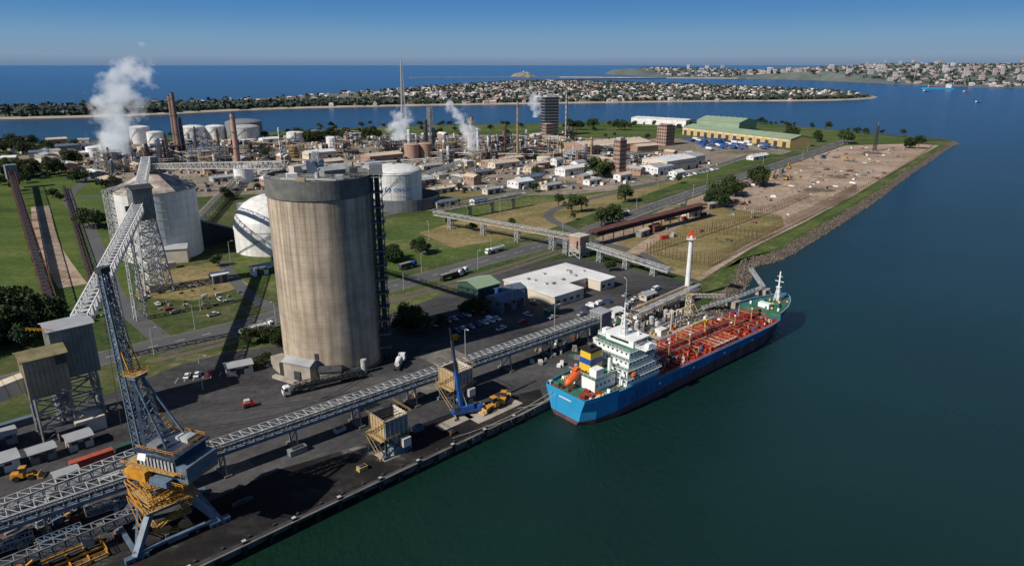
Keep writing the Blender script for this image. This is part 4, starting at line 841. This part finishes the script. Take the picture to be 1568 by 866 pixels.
for a,c,s0 in zip(rs,rs[1:],st):
    for side in(0,1):
        for k in range(4):
            q=[a[side][k],c[side][k],c[side][k+1],a[side][k+1]]
            b.add(q,[(0,1,2,3) if side else (3,2,1,0)],(HL if s0[0]<16 else HB) if k<2 else BT)
    mt=DG if s0[0]<38.1 or s0[0]>=131 else DR
    b.add([a[1][0],c[1][0],c[0][0],a[0][0]],[(0,1,2,3)],mt)
r0=rs[0]
for k in range(4): b.add([r0[0][k],r0[1][k],r0[1][k+1],r0[0][k+1]],[(0,1,2,3)],HL if k<2 else BT)
for side,sg in((0,1),(1,-1)):
    P=[Vector(r[side][0]) for r in rs]
    for i in range(len(P)-1):
        if i in(3,8): continue
        if i<2 or i>=9:
            b.add([P[i],P[i+1],P[i+1]+Vector((0,0,1.1)),P[i]+Vector((0,0,1.1))],[(0,1,2,3)],HL if i<3 else HB)
            b.beam(P[i]+Vector((0,0,1.15)),P[i+1]+Vector((0,0,1.15)),.25,HL if i<3 else LGREY,.12)
        else:
            b.beam(P[i]+Vector((0,0,.05)),P[i+1]+Vector((0,0,.05)),.35,HL,.3);b.rail([P[i],P[i+1]],1.15,SW if i<3 else LGREY,2,.08)
b.add([r0[0][0],r0[1][0],tuple(Vector(r0[1][0])+Vector((0,0,1.1))),tuple(Vector(r0[0][0])+Vector((0,0,1.1)))],[(0,1,2,3)],HL)
for i in range(12): b.box((.06,-2.6+i*.45,8.2),(.14,.28,.55),SW)
for i in range(26): 
    x=20+i*3.6+R.uniform(-1,1);b.box((x,-10.36,R.uniform(2.5,5)),(R.uniform(.1,.35),.06,R.uniform(1,2.6)),STREAK)
for i in range(4): b.box((40+i*22,-10.38,5.5),(1.1,.05,.7),SW)
def deckh(x0,x1,w,z0,h):
    cx=(x0+x1)/2;b.box((cx,0,z0),(x1-x0,w,h),SW);b.box((cx,0,z0+h),(x1-x0+1.6,w+1.6,.16),SW);b.box((cx,0,z0+h+.16),(x1-x0+1.1,w+1.1,.05),DG)
    X=(x1-x0)/2+.75;Y=w/2+.75;b.rail([(cx-X,-Y,z0+h+.2),(cx+X,-Y,z0+h+.2),(cx+X,Y,z0+h+.2),(cx-X,Y,z0+h+.2)],1.05,SW,1.5,.07,True)
    for i in range(int((x1-x0)/2)):
        for sg in(-1,1): b.box((x0+1.2+i*2,sg*(w/2+.03),z0+h*.5),(.7,.08,.7),GLASS)
    for i in range(int(w/2)):
        for xx in(x0-.03,x1+.03): b.box((xx,-w/2+1.2+i*2,z0+h*.5),(.08,.7,.7),GLASS)
deckh(21,39.5,19.4,10,2.9);deckh(22,39,18,13.1,2.8);deckh(23.5,38.5,16.5,16.1,2.8);deckh(25,38,14.5,19.1,2.7)
b.box((33,0,22),(8.6,12,2.8),SW);b.box((33,0,22.05),(6.5,21.5,.25),SW);b.box((33,0,24.8),(9.4,13,.3),SW);b.box((37.35,0,23.2),(.1,11,1),GLASS)
for sg in(-1,1): b.box((33.5,sg*6.05,23.2),(6,.1,1),GLASS);b.rail([(30,sg*6.2,22.3),(30,sg*10.6,22.3),(36,sg*10.6,22.3),(36,sg*6.2,22.3)],1.1,SW,1.2,.1);b.box((33,sg*9.5,22.3),(2.5,1.6,1.8),SW)
b.box((28.65,0,23.2),(.1,8,.9),GLASS);b.tower((31,0),25,33,2.2,1,4,.2,SW);b.cyl((31,0,25),(31,0,38),.35,.18,SW,8);b.beam((31,-2.6,31.5),(31,2.6,31.5),.22,SW);b.beam((31,-1.6,34),(31,1.6,34),.2,SW);b.box((31.8,0,29.5),(.3,3.2,.35),SW)
b.lathe((35,3,25.1),[(.4,0),(.9,.6),(.8,1.4),(0,1.8)],SW,10);b.cyl((35,-3.5,25.1),(35,-3.5,26.3),.5,.5,SW,10)
b.box((14.5,0,10),(11,11,5),SW);b.box((14.5,0,15),(12,12,.2),DG);b.box((15,1.5,15.2),(6.5,5,7.5),SY,0,.92,.9);b.box((15,1.5,18),(6.45,4.95,2.2),BLUE,0,.98,.98);b.box((15,1.5,22.7),(6,4.5,.8),BLACK)
for k in(-1,0,1): b.cyl((15+k,1.5,23.4),(14.8+k,1.5,25),.35,.35,DGREY,8)
b.box((12,-3.6,15.2),(4,3,3),SW);b.cyl((19,-3.5,15),(19,-3.5,20),.6,.6,SW,8);b.rail([(8.6,-5.9,15.2),(20.4,-5.9,15.2)],1,SW,1.5,.08)
b.rail([(8.6,-5.9,15.2),(8.6,5.9,15.2)],1,SW,1.5,.08)
for i in range(5): b.box((10+i*2.2,-5.53,12),(.8,.08,.8),GLASS)
b.M=Matrix.Translation((6.2,2,14.2))@Matrix.Rotation(rad(-32),4,'Y')@Matrix.Rotation(rad(90),4,'Y')
b.lathe((0,0,0),[(.05,-4.4),(.9,-3.8),(1.4,-2.4),(1.5,0),(1.5,2.4),(1,3.8),(.05,4.4)],ORG,14)
b.M=Matrix.Translation((6.2,2,14.2))@Matrix.Rotation(rad(-32),4,'Y');b.box((2.6,0,1.1),(2,1.6,1),ORG)
for s in(-1.4,1.4): b.beam((-6,s,-1.8),(6,s,-1.8),.3,DRP)
b.M=None
for s in(.6,3.4): b.beam((2.6,s,10),(2.6,s,11.5),.4,DRP);b.beam((10.8,s,10),(10.8,s,15.6),.4,DRP)
for x,y in((3,6.2),(3,-5.5),(5.5,-7),(9,-7.5),(7,-4)): b.cyl((x,y-1.1,10.9),(x,y+1.1,10.9),.7,.7,GREEN if y>0 else DRP,10);b.box((x,y,10),(1.6,2.8,.5),DR)
for x,y in((24,10),(24,-10)): b.lathe((x,y,13.6),[(0,0),(.8,.2),(1.1,.9),(.9,1.7),(0,1.9)],ORG,10)
b.cyl((19.5,-8,10),(19.5,-8,17),.3,.25,SW,8);b.beam((19.5,-8,17),(12,-8.5,18.5),.3,SW)
for i in range(30): b.box((R.uniform(1.5,20),R.choice([-1,1])*R.uniform(6.2,9),10),(R.uniform(.4,1.4),R.uniform(.4,1.4),R.uniform(.4,1.6)),R.choice([SW,DR,GREEN,DG,SY,LGREY]))
pc=[PO,DRP,TANP,PO,DRP,LGREY,DRP,PO,TANP,DRP,RED,PO,DRP]
for i in range(13):
    y=-4.6+i*.75;r=R.uniform(.14,.25);x0,x1=R.uniform(40,52),R.uniform(105,129);b.cyl((x0,y,9.4),(x1,y,9.4),r,r,pc[i],6)
for i in range(6): y=-3+i*1.1;b.cyl((R.uniform(42,60),y,10.6),(R.uniform(100,126),y,10.6),.16,.16,pc[(i*5)%13],6)
for i in range(15):
    x=42+i*6.1
    for s in(-5,5): b.beam((x,s,8.2),(x,s,11.2),.22,DRP)
    b.beam((x,-5.2,11.2),(x,5.2,11.2),.25,RED);b.beam((x,-5,9),(x,5,9),.25,DR);b.beam((x+2,-9.8,8.6),(x+2,9.8,8.6),.3,DR,.6)
b.box((86,0,11.6),(90,1.2,.12),DRP);b.rail([(41,-.7,11.8),(131,-.7,11.8)],1,TANP,2,.08);b.rail([(41,.7,11.8),(131,.7,11.8)],1,TANP,2,.08)
for i in range(11):
    x=46+i*7.6
    for s in(-1,1):
        b.cyl((x,s*7.4,8.2),(x,s*7.4,9.6),.9,.9,DR,10);b.cyl((x,s*7.4,9.6),(x,s*7.4,9.8),1,1,GREEN if i%3==0 else DRP,10);b.cyl((x+2.5,s*6.4,8.2),(x+2.5,s*6.4,10.6),.18,.18,LGREY,6);b.cyl((x+2.5,s*6.4,10.6),(x+2.5,s*6.4,11),.4,.4,PO,8)
        b.cyl((x+1,s*5,9.2),(x+1,s*8.4,9.2),.18,.18,pc[(i*3+s)%13],6);b.cyl((x+3.6,s*3,9.9),(x+3.6,s*7,9.9),.14,.14,pc[(i*2+s)%13],6);b.box((x+4.4,s*8.2,8.2),(1.2,1,R.uniform(.6,1.5)),R.choice([PO,DR,BLUE,DR,LGREY]))
for k in range(14):
    x=78+k*1.25;b.cyl((x,-9.2,10.1),(x,9.2,10.1),.2,.2,pc[k%13],6);b.beam((x,-8.6,8.2),(x,-8.6,10),.18,RED);b.beam((x,8.6,8.2),(x,8.6,10),.18,RED)
    for s in(-1,1): b.cyl((x,s*9.1,10.1),(x,s*9.5,10.1),.36,.36,LGREY,8)
b.cyl((86,0,8.2),(86,0,16.5),.6,.5,TANP,12);b.box((86,0,16),(1.5,1.5,1.4),SY);b.beam((86,0,17),(72,-2,18.5),.45,SY,.6);b.beam((86,0,13),(80,-.8,17.6),.2,SY)
for x in(56,70,104,118): b.cyl((x,-3,8.2),(x,-3,15.5),.24,.2,TANP,8);b.cyl((x,3,8.2),(x,3,15.5),.24,.2,TANP,8);b.beam((x,-3,13),(x,3,13),.2,TANP);b.box((x,-3,15.5),(.7,.7,.4),SW)
for i in range(190): b.box((R.uniform(41,129),R.uniform(-9,9),8.2),(R.uniform(.3,1.3),R.uniform(.3,1.3),R.uniform(.5,2)),R.choice([PO,DR,RED,DRP,LGREY,SW,GREEN,DR,BLUE,DRP]))
b.box((131.3,0,8.4),(.4,17,2.8),SW)
b.cyl((147,0,12),(147,0,27),.45,.28,SW,10);b.beam((147,-2,22),(147,2,22),.25,SW);b.beam((147,-1.2,24.5),(147,1.2,24.5),.2,SW);b.tower((147,0),12,19,2.4,1,3,.16,SW);b.box((147,0,19),(2,2,.2),SW)
for y in(-3.4,3.4): b.cyl((140,y-1.3,12.6),(140,y+1.3,12.6),1,1,GREEN,12);b.box((140,y,11.6),(2.4,3.4,.7),DG);b.cyl((144,y*.6,12),(144,y*.6,13.2),.4,.4,SY,8);b.cyl((135,y*1.9,11.4),(135,y*1.9,12.8),.5,.4,SW,8)
b.box((135.5,0,11.4),(3,5,2.2),SW);b.box((152,0,12.3),(1,1,1),SW)
for i in range(14): b.box((R.uniform(133,150),R.uniform(-4,4),11.6),(.8,.8,R.uniform(.6,1.4)),R.choice([SW,SY,GREEN,DR]))
o=b.build('chemical_tanker_ship',(19,222,-3),rad(40.9));o.scale=(1.01,1.12,1.0)
b=B()
for p,q in(((21,231,6),(2,224,.5)),((15,227,6),(-20,203,.5)),((16,225,6),(-10,210,.5)),((138,330,7),(143,362,1)),((130,322,7),(118,342,1)),((48,262,5),(44,266,.5))):
    p=Vector(p);q=Vector(q);prev=p
    for k in range(1,9): t=k/8;c=p.lerp(q,t)-Vector((0,0,2*math.sin(t*math.pi)));b.beam(prev,c,.12,CREAM);prev=c
b.build('mooring_lines')
# ---------------------------------------------------------------- trees
def tree_mesh(seed,h,r,leaf):
    q=random.Random(seed);b=B();b.cyl((0,0,-.2),(0,0,h*.45),h*.035,h*.02,BARK,7)
    cl=[]
    for i in range(7):
        a=q.uniform(0,6.28);rr=r*q.uniform(.3,.75);z=h*q.uniform(.45,.85);e=(rr*math.cos(a),rr*math.sin(a),z)
        b.cyl((0,0,h*q.uniform(.2,.42)),e,h*.014,h*.005,BARK,5);cl.append((e,r*q.uniform(.3,.5)))
    cl.append(((0,0,h*.8),r*.5));cl.append(((0,0,h*.6),r*.5))
    for i in range(6): a=q.uniform(0,6.28);rr=r*q.uniform(.5,.9);cl.append(((rr*math.cos(a),rr*math.sin(a),h*q.uniform(.35,.65)),r*q.uniform(.22,.38)))
    vs=[];fs=[]
    for (cx,cy,cz),cr in cl:
        for k in range(int(75*(cr/(r*.4))**1.5)+18):
            d=Vector((q.gauss(0,1),q.gauss(0,1),q.gauss(0,.8))).normalized()*cr*q.uniform(.6,1.08);c=Vector((cx,cy,cz))+d
            n_=Vector((q.gauss(0,1),q.gauss(0,1),q.gauss(.5,1))).normalized();t=n_.orthogonal().normalized();u=n_.cross(t);s=q.uniform(.35,.75)*r*.12+.1
            o=len(vs);vs+=[c+t*s,c+u*s*.8,c-t*s,c-u*s*.8];fs.append((o,o+1,o+2,o+3))
    b.add(vs,fs,leaf);o=b.build('t');me=o.data;bpy.data.objects.remove(o);return me
TM=[tree_mesh(i,h,r,LEAF[i%4]) for i,(h,r) in enumerate([(10,5.5),(12,5),(9,5.5),(11,4.5),(8,5),(13,6)])]
def tree(x,y,s=1,nm='gum_tree'): put(TM[R.randrange(6)],nm,(x,y,0),R.uniform(0,6),s*R.uniform(.85,1.15))
def grove(x,y,rx,ry,n,s=1):
    for i in range(n):
        a=R.uniform(0,6.28);k=math.sqrt(R.random());tree(x+rx*k*math.cos(a),y+ry*k*math.sin(a),s)
grove(-236,300,18,15,17,1.6);grove(-252,280,18,16,12,1.6);grove(-225,275,10,10,5,1.2);grove(-324,513,9,12,5,1.3);grove(-44,303,13,8,11,.8);grove(-20,325,9,6,6,.7);grove(-113,285,9,5,7,.65);grove(-104,290,9,4,6,.6);grove(-77,422,8,6,5,1);grove(-60,440,6,6,3,.8);grove(-104,262,5,4,3,.5)
grove(54,574,6,6,2,1.3);grove(103,621,5,5,2,1.2);grove(78,522,9,7,6,1.2);grove(185,608,8,16,7,1.5);grove(215,655,8,14,5,1.4);grove(256,712,8,14,6,1.5);grove(103,764,8,12,5,1.5);grove(96,775,6,6,2,1.5);grove(40,600,4,4,1,1)
grove(136,1345,26,10,6,1.7);grove(200,1345,18,8,4,1.6);grove(-262,1166,40,12,14,1.6);grove(-330,1130,30,14,9,1.6);grove(-300,1195,60,10,10,1.5);grove(540,1109,10,10,3,1.8);grove(604,1037,10,8,3,1.8);grove(470,1180,12,10,3,1.6);grove(500,1140,8,8,2,1.6)
grove(-544,775,40,30,18,1.7);grove(-600,720,40,30,12,1.6);grove(-699,984,50,25,14,1.7);grove(-560,860,20,20,6,1.5);grove(-800,1050,80,20,16,1.6);grove(-470,735,12,12,3,1.3);grove(-380,640,10,10,2,1.2);grove(-420,700,10,10,3,1.2)
for i in range(60):
    x,y=R.uniform(-640,260),R.uniform(600,1250)
    if not any((x-a)**2+(y-b_)**2<(r)**2 for a,b_,r in occ): tree(x,y,R.uniform(.7,1.4))
for i in range(30): t=i/30;tree(-420+t*840+R.uniform(-15,15),1300+R.uniform(-40,160),R.uniform(.8,1.3))
for i in range(60): p=offs(nr[4:40],8)[R.randrange(36)];tree(p[0]+R.uniform(-15,15),p[1]+R.uniform(-12,0),R.uniform(.6,1.1),'mangrove_tree')
for x,y in((30,385),(60,400),(80,408),(-95,345),(-120,395),(-185,410),(-190,520),(-30,505),(0,520),(50,545)): tree(x,y,R.uniform(.5,.8))
# ---------------------------------------------------------------- peninsula suburb
pen=smooth([(-3500,1350),(-1800,1560),(-1227,1679),(-975,1793),(-728,2041),(-377,2210),(167,2367),(731,2499),(1098,2547),(1370,2720),(1500,3050),(1430,3700),(1150,4300),(700,5000),(247,5600),(-200,4700),(-512,3859),(-922,2650),(-1237,2300),(-1532,2120),(-3500,1900)],4)
FG=ground_mat('peninsula_ground',[(.35,(.055,.075,.05)),(.46,(.1,.11,.07)),(.58,(.2,.19,.15)),(.7,(.34,.31,.27))],.004,.03)
sheet('peninsula_ground',pen,1,FG)
b=B();Q=offs(pen,-18);k=len(pen);b.add([(x,y,1) for x,y in pen]+[(x,y,-3.2) for x,y in Q],[(i,k+i,k+i+1,i+1) for i in range(k-1)],SAND);b.build('peninsula_beach')
HW=[M('far_wall_%d'%i,c,.8,.1,.01) for i,c in enumerate([(.62,.6,.58),(.5,.44,.38),(.42,.38,.38)])];HR=[M('far_roof_%d'%i,c,.8,.15,.01) for i,c in enumerate([(.4,.22,.17),(.35,.27,.24),(.72,.71,.71),(.32,.34,.38),(.6,.55,.5),(.17,.17,.2),(.38,.23,.18)])]  # distant town colours kept slightly pale to carry haze
FT=M('far_foliage',(.05,.07,.055),.9,.35,.05)  # distance haze mixed into the leaf colour: greyer and bluer than near trees
def farhouse(b,x,y,z,w,d,h,r,rise):
    b.box((x,y,z),(w,d,h),R.choice(HW),r);b.box((x,y,z+h),(w*1.08,d*1.08,rise),R.choice(HR),r,.55,.15)
def fartree(t,x,y,z,s,n,sp):
    for k in range(n):
        r=R.uniform(.6,1)*s;q=Vector((x+R.uniform(-sp,sp),y+R.uniform(-sp,sp),z+R.uniform(.4,2.2)*s));nn=Vector((R.gauss(0,1),R.gauss(0,1),R.gauss(.5,1))).normalized();u=nn.orthogonal();w=nn.cross(u)
        t.add([q+u*r,q+w*r,q-u*r,q-w*r],[(0,1,2,3)],FT)
b=B();t=B();c=0
while c<4800:
    x,y=R.uniform(-1400,1500),R.uniform(1750,5500)
    if not inpoly(x,y,pen): continue
    dens=1 if x>-500 else .3
    if x>1150 and y<3100: dens=.15
    if R.random()>dens: c+=.3;continue
    c+=1
    if R.random()<.62: farhouse(b,x,y,1,R.uniform(10,22),R.uniform(8,14),R.uniform(3,8),R.uniform(-.2,.2)+rad(R.choice([20,110])),R.uniform(2,3.5))
    else: fartree(t,x,y,1,5.5,7,8)
b.build('distant_town_houses')
for i in range(800):
    j=R.randrange(8,36);p=Vector(pen[j]).lerp(Vector(pen[j+1]),R.random());p+=Vector((R.uniform(-10,10),R.uniform(6,50)));fartree(t,p.x,p.y,1,4.5,6,6)
for i in range(1100):
    x=R.uniform(-1500,-300);y=1750+(x+1227)*.45+R.uniform(40,380)
    if inpoly(x,y,pen): fartree(t,x,y,1,5,6,8)
t.build('distant_trees')
b=B();FR=M('far_rock',(.3,.27,.23),.9,.2,.01);b.beam((-1000,7000,0),(900,7500,0),60,FR,8);b.beam((500,7300,0),(2300,6600,0),90,SAND,9);b.beam((300,6000,0),(1500,6900,0),40,FR,7);b.build('breakwater')
b=B();vs=[];n_=24
for j,(rr,z) in enumerate(((1.3,-3),(1.0,16),(.8,34),(.6,42),(.2,46),(0,46))):
    for i in range(n_): a=i*2*math.pi/n_;k=rr*R.uniform(.85,1.12);vs.append((115*k*math.cos(a)+(15 if j>2 else 0),70*k*math.sin(a),z*R.uniform(.85,1.08)))
b.add(vs,[(j*n_+i,j*n_+(i+1)%n_,(j+1)*n_+(i+1)%n_,(j+1)*n_+i) for j in range(5) for i in range(n_)],M('headland_rock',(.33,.28,.23),.9,.35,.02,col2=(.2,.22,.16)));b.cyl((10,0,42),(10,0,60),6,5,WHITE);b.box((40,0,40),(24,16,9),WHITE);b.build('lighthouse_headland',(110,7350,0))
def elev(x,y):
    e=max(0,noise.noise(Vector((x*.0005,y*.0005,3.1)))*90+45)*min(1,max(0,(y-4600+ (x-2500)*.25)/2200))
    e+=max(0,min(1,(x-3300)/1500))*60*min(1,max(0,(y-4300)/1500));return e
city=smooth([(1500,7900),(2000,6900),(2500,6100),(2580,5200),(2560,4500),(2790,3880),(3400,3700),(6000,3600)],4)
cp=city+[(9500,3600),(9500,11000),(1300,11000)]
b=B();nx,ny=70,60;vs=[]
for i in range(nx+1):
    for j in range(ny+1):
        x=1300+i*110;y=3600+j*110;vs.append((x,y,max(2,elev(x,y))+2 if inpoly(x,y,cp) else -8))
b.add(vs,[(i*(ny+1)+j,(i+1)*(ny+1)+j,(i+1)*(ny+1)+j+1,i*(ny+1)+j+1) for i in range(nx) for j in range(ny)],ground_mat('city_hill_ground',[(.35,(.075,.1,.1)),(.55,(.12,.14,.13)),(.7,(.24,.23,.22))],.003,.02));b.build('city_hills')  # blue-grey distance haze is put into the hill colours
b=B();t=B();c=0
CWL=[M('city_wall_%d'%i,cc,.8,.1,.01) for i,cc in enumerate([(.5,.45,.43),(.42,.3,.26),(.58,.57,.6),(.34,.34,.38),(.46,.38,.34)])]  # city wall colours include a slight haze tint
while c<3300:
    x,y=R.uniform(1600,6500),R.uniform(3700,9000)
    if not inpoly(x,y,cp): continue
    c+=1;z=max(2,elev(x,y))
    if R.random()<.5:
        big=R.random()<(.2 if 2300<x<3900 and 4700<y<7500 else .05);h=R.uniform(24,58) if big else R.uniform(7,16);w=R.uniform(20,40) if big else R.uniform(16,32)
        b.box((x,y,z),(w,w*.6,h),R.choice(CWL),0)
        b.box((x,y,z+h),(w*1.04,w*.64,2 if big else 4),R.choice(HR),0,.8 if big else .5,.8 if big else .3)
        if big:
            for f in range(int(h/5)): b.box((x,y,z+2+f*5),(w*1.02,w*.62,1.8),HR[5] if f%2 else CWL[2])
    else: fartree(t,x,y,z,9,7,18)
b.build('distant_city_buildings');t.build('distant_city_trees')
def smallship(x,y,L,rot,hull,sup):
    b=B();w=L*.08
    vs=[(-L/2,-w,0),(L*.35,-w,0),(L/2,0,0),(L*.35,w,0),(-L/2,w,0)];vs+=[(p[0]*1.03,p[1]*1.08,L*.06) for p in vs]
    b.add(vs,[(5,6,7,8,9)]+[(i,(i+1)%5,5+(i+1)%5,5+i) for i in range(5)],hull);b.box((-L*.35,0,L*.06),(L*.14,w*1.7,L*.1),sup);b.box((-L*.35,0,L*.16),(L*.1,w*1.9,L*.03),sup);b.cyl((-L*.42,0,L*.16),(-L*.42,0,L*.24),L*.02,L*.015,hull);b.cyl((L*.3,0,L*.06),(L*.3,0,L*.16),L*.008,L*.006,WHITE,6);b.box((0,0,L*.06),(L*.5,w*1.2,L*.02),RED)
    b.build('distant_cargo_ship' if L>60 else 'tug_boat',(x,y,-3),rot)
smallship(2230,3720,150,rad(170),HL,WHITE);smallship(2000,3420,45,rad(20),BLUE,WHITE);smallship(1600,2420,30,.4,DGREY,WHITE);smallship(2150,3350,40,.1,RED,WHITE)
# ---------------------------------------------------------------- steam plumes
def plume(x,y,z0,H,r0,r1,lean,dens,seed):
    m=bpy.data.materials.new('steam_%d'%seed);m.use_nodes=True;nt=m.node_tree;n=nt.nodes;l=nt.links;n.remove(n['Principled BSDF'])
    vs=n.new('ShaderNodeVolumePrincipled');vs.inputs['Color'].default_value=(.98,.99,1,1);vs.inputs['Anisotropy'].default_value=0
    vs.inputs['Emission Color'].default_value=(.86,.92,1,1)
    l.new(vs.outputs[0],n['Material Output'].inputs['Volume'])
    def ma(op,a,b_=None,c=None):
        k=n.new('ShaderNodeMath');k.operation=op
        for i,v in enumerate((a,b_,c)):
            if v is None: continue
            if isinstance(v,(int,float)): k.inputs[i].default_value=v
            else: l.new(v,k.inputs[i])
        return k.outputs[0]
    tc=n.new('ShaderNodeTexCoord');sp=n.new('ShaderNodeSeparateXYZ');l.new(tc.outputs['Object'],sp.inputs[0])
    nz=n.new('ShaderNodeTexNoise');nz.inputs['Scale'].default_value=1.9/r1;nz.inputs['Detail'].default_value=5;nz.inputs['Roughness'].default_value=.6;nz.noise_dimensions='4D';nz.inputs['W'].default_value=seed*3.7
    l.new(tc.outputs['Object'],nz.inputs['Vector'])
    z=ma('DIVIDE',sp.outputs[2],H);zz=ma('POWER',ma('MAXIMUM',z,0.0),1.5)
    dx=ma('SUBTRACT',sp.outputs[0],ma('MULTIPLY',zz,lean));r=ma('MULTIPLY_ADD',z,r1-r0,r0)
    dd=ma('SQRT',ma('ADD',ma('MULTIPLY',dx,dx),ma('MULTIPLY',sp.outputs[1],sp.outputs[1])))
    f=ma('SUBTRACT',1.15,ma('DIVIDE',dd,r));f=ma('ADD',f,ma('MULTIPLY',ma('SUBTRACT',nz.outputs[0],.54),5.0))
    f=ma('SUBTRACT',f,ma('MULTIPLY',ma('POWER',ma('MAXIMUM',z,0.0),3.0),1.2))
    f=ma('MULTIPLY',ma('MINIMUM',ma('MAXIMUM',f,0.0),1.0),dens)
    l.new(f,vs.inputs['Density']);l.new(ma('MULTIPLY',f,.24),vs.inputs['Emission Strength'])  # added glow in the steam, standing in for light scattered repeatedly inside it
    b=B();vv=[];n_=16;K=8
    for k in range(K+1):
        t=k/K;rr=(r0+(r1-r0)*t)*1.6;cx=lean*t**1.5
        for i in range(n_): a=i*2*math.pi/n_;vv.append((cx+rr*math.cos(a),rr*math.sin(a),t*H))
    b.add(vv,[(k*n_+i,k*n_+(i+1)%n_,(k+1)*n_+(i+1)%n_,(k+1)*n_+i) for k in range(K) for i in range(n_)]+[tuple(range(n_-1,-1,-1)),tuple(range(K*n_,K*n_+n_))],m)
    b.build('steam_plume',(x,y,z0))
plume(-496,860,14,132,18,42,55,.1,1);plume(-155,950,22,48,13,20,8,.14,2);plume(-62,960,24,56,6,14,-32,.18,3);plume(-50,905,8,54,10,14,-10,.14,4);plume(40,1180,36,56,7,14,-8,.18,5)
stack('cooling_tower_stack',-496,860,16,9,7.5,GREY)
# ---------------------------------------------------------------- light, sky, camera
el=rad(39);az=rad(36);d=Vector((math.cos(el)*math.cos(az),math.cos(el)*math.sin(az),-math.sin(el)))
L=bpy.data.lights.new('sun','SUN');L.energy=5;L.angle=rad(.5);L.color=(1,.94,.85);o=bpy.data.objects.new('sun',L);o.rotation_euler=d.to_track_quat('-Z','Y').to_euler();scene.collection.objects.link(o)
w=bpy.data.worlds.new('World');scene.world=w;w.use_nodes=True;nt=w.node_tree;n=nt.nodes;l=nt.links;bg=n['Background'];bg.inputs[1].default_value=.055
sk=n.new('ShaderNodeTexSky');sk.sky_type='NISHITA';sk.sun_disc=False;sk.sun_elevation=el;sk.sun_rotation=math.atan2(-d.x,-d.y);sk.altitude=100;sk.air_density=1.0;sk.dust_density=.4;sk.ozone_density=4
tc=n.new('ShaderNodeTexCoord');sp=n.new('ShaderNodeSeparateXYZ');l.new(tc.outputs['Generated'],sp.inputs[0])
rp=n.new('ShaderNodeValToRGB');mrr=n.new('ShaderNodeMapRange');mrr.inputs[1].default_value=0;mrr.inputs[2].default_value=.4;l.new(sp.outputs[2],mrr.inputs[0]);l.new(mrr.outputs[0],rp.inputs[0])
e=rp.color_ramp.elements;e[0].position=0;e[0].color=(.15,.23,.37,1);e[1].position=1;e[1].color=(.03,.115,.36,1)
for p,c in((.03,(.22,.32,.45)),(.09,(.17,.325,.5)),(.16,(.09,.25,.5)),(.24,(.048,.185,.47))):
    k=e.new(p);k.color=(*c,1)
sc=n.new('ShaderNodeVectorMath');sc.operation='SCALE';sc.inputs['Scale'].default_value=1/.055;l.new(rp.outputs[0],sc.inputs[0])
mf=n.new('ShaderNodeMapRange');mf.inputs[1].default_value=.2;mf.inputs[2].default_value=.5;mf.inputs[3].default_value=.95;mf.inputs[4].default_value=0;l.new(sp.outputs[2],mf.inputs[0])
mx=n.new('ShaderNodeMix');mx.data_type='RGBA';l.new(mf.outputs[0],mx.inputs[0]);l.new(sk.outputs[0],mx.inputs[6]);l.new(sc.outputs[0],mx.inputs[7]);l.new(mx.outputs[2],bg.inputs[0])
cam=bpy.data.cameras.new('camera');cam.lens=24;cam.sensor_width=36;cam.clip_end=300000;cam.clip_start=1
co=bpy.data.objects.new('camera',cam);scene.collection.objects.link(co);co.location=(0,0,120);co.rotation_euler=(rad(72.3),0,0);scene.camera=co
scene.view_settings.view_transform='Standard';scene.view_settings.look='None';scene.view_settings.exposure=0
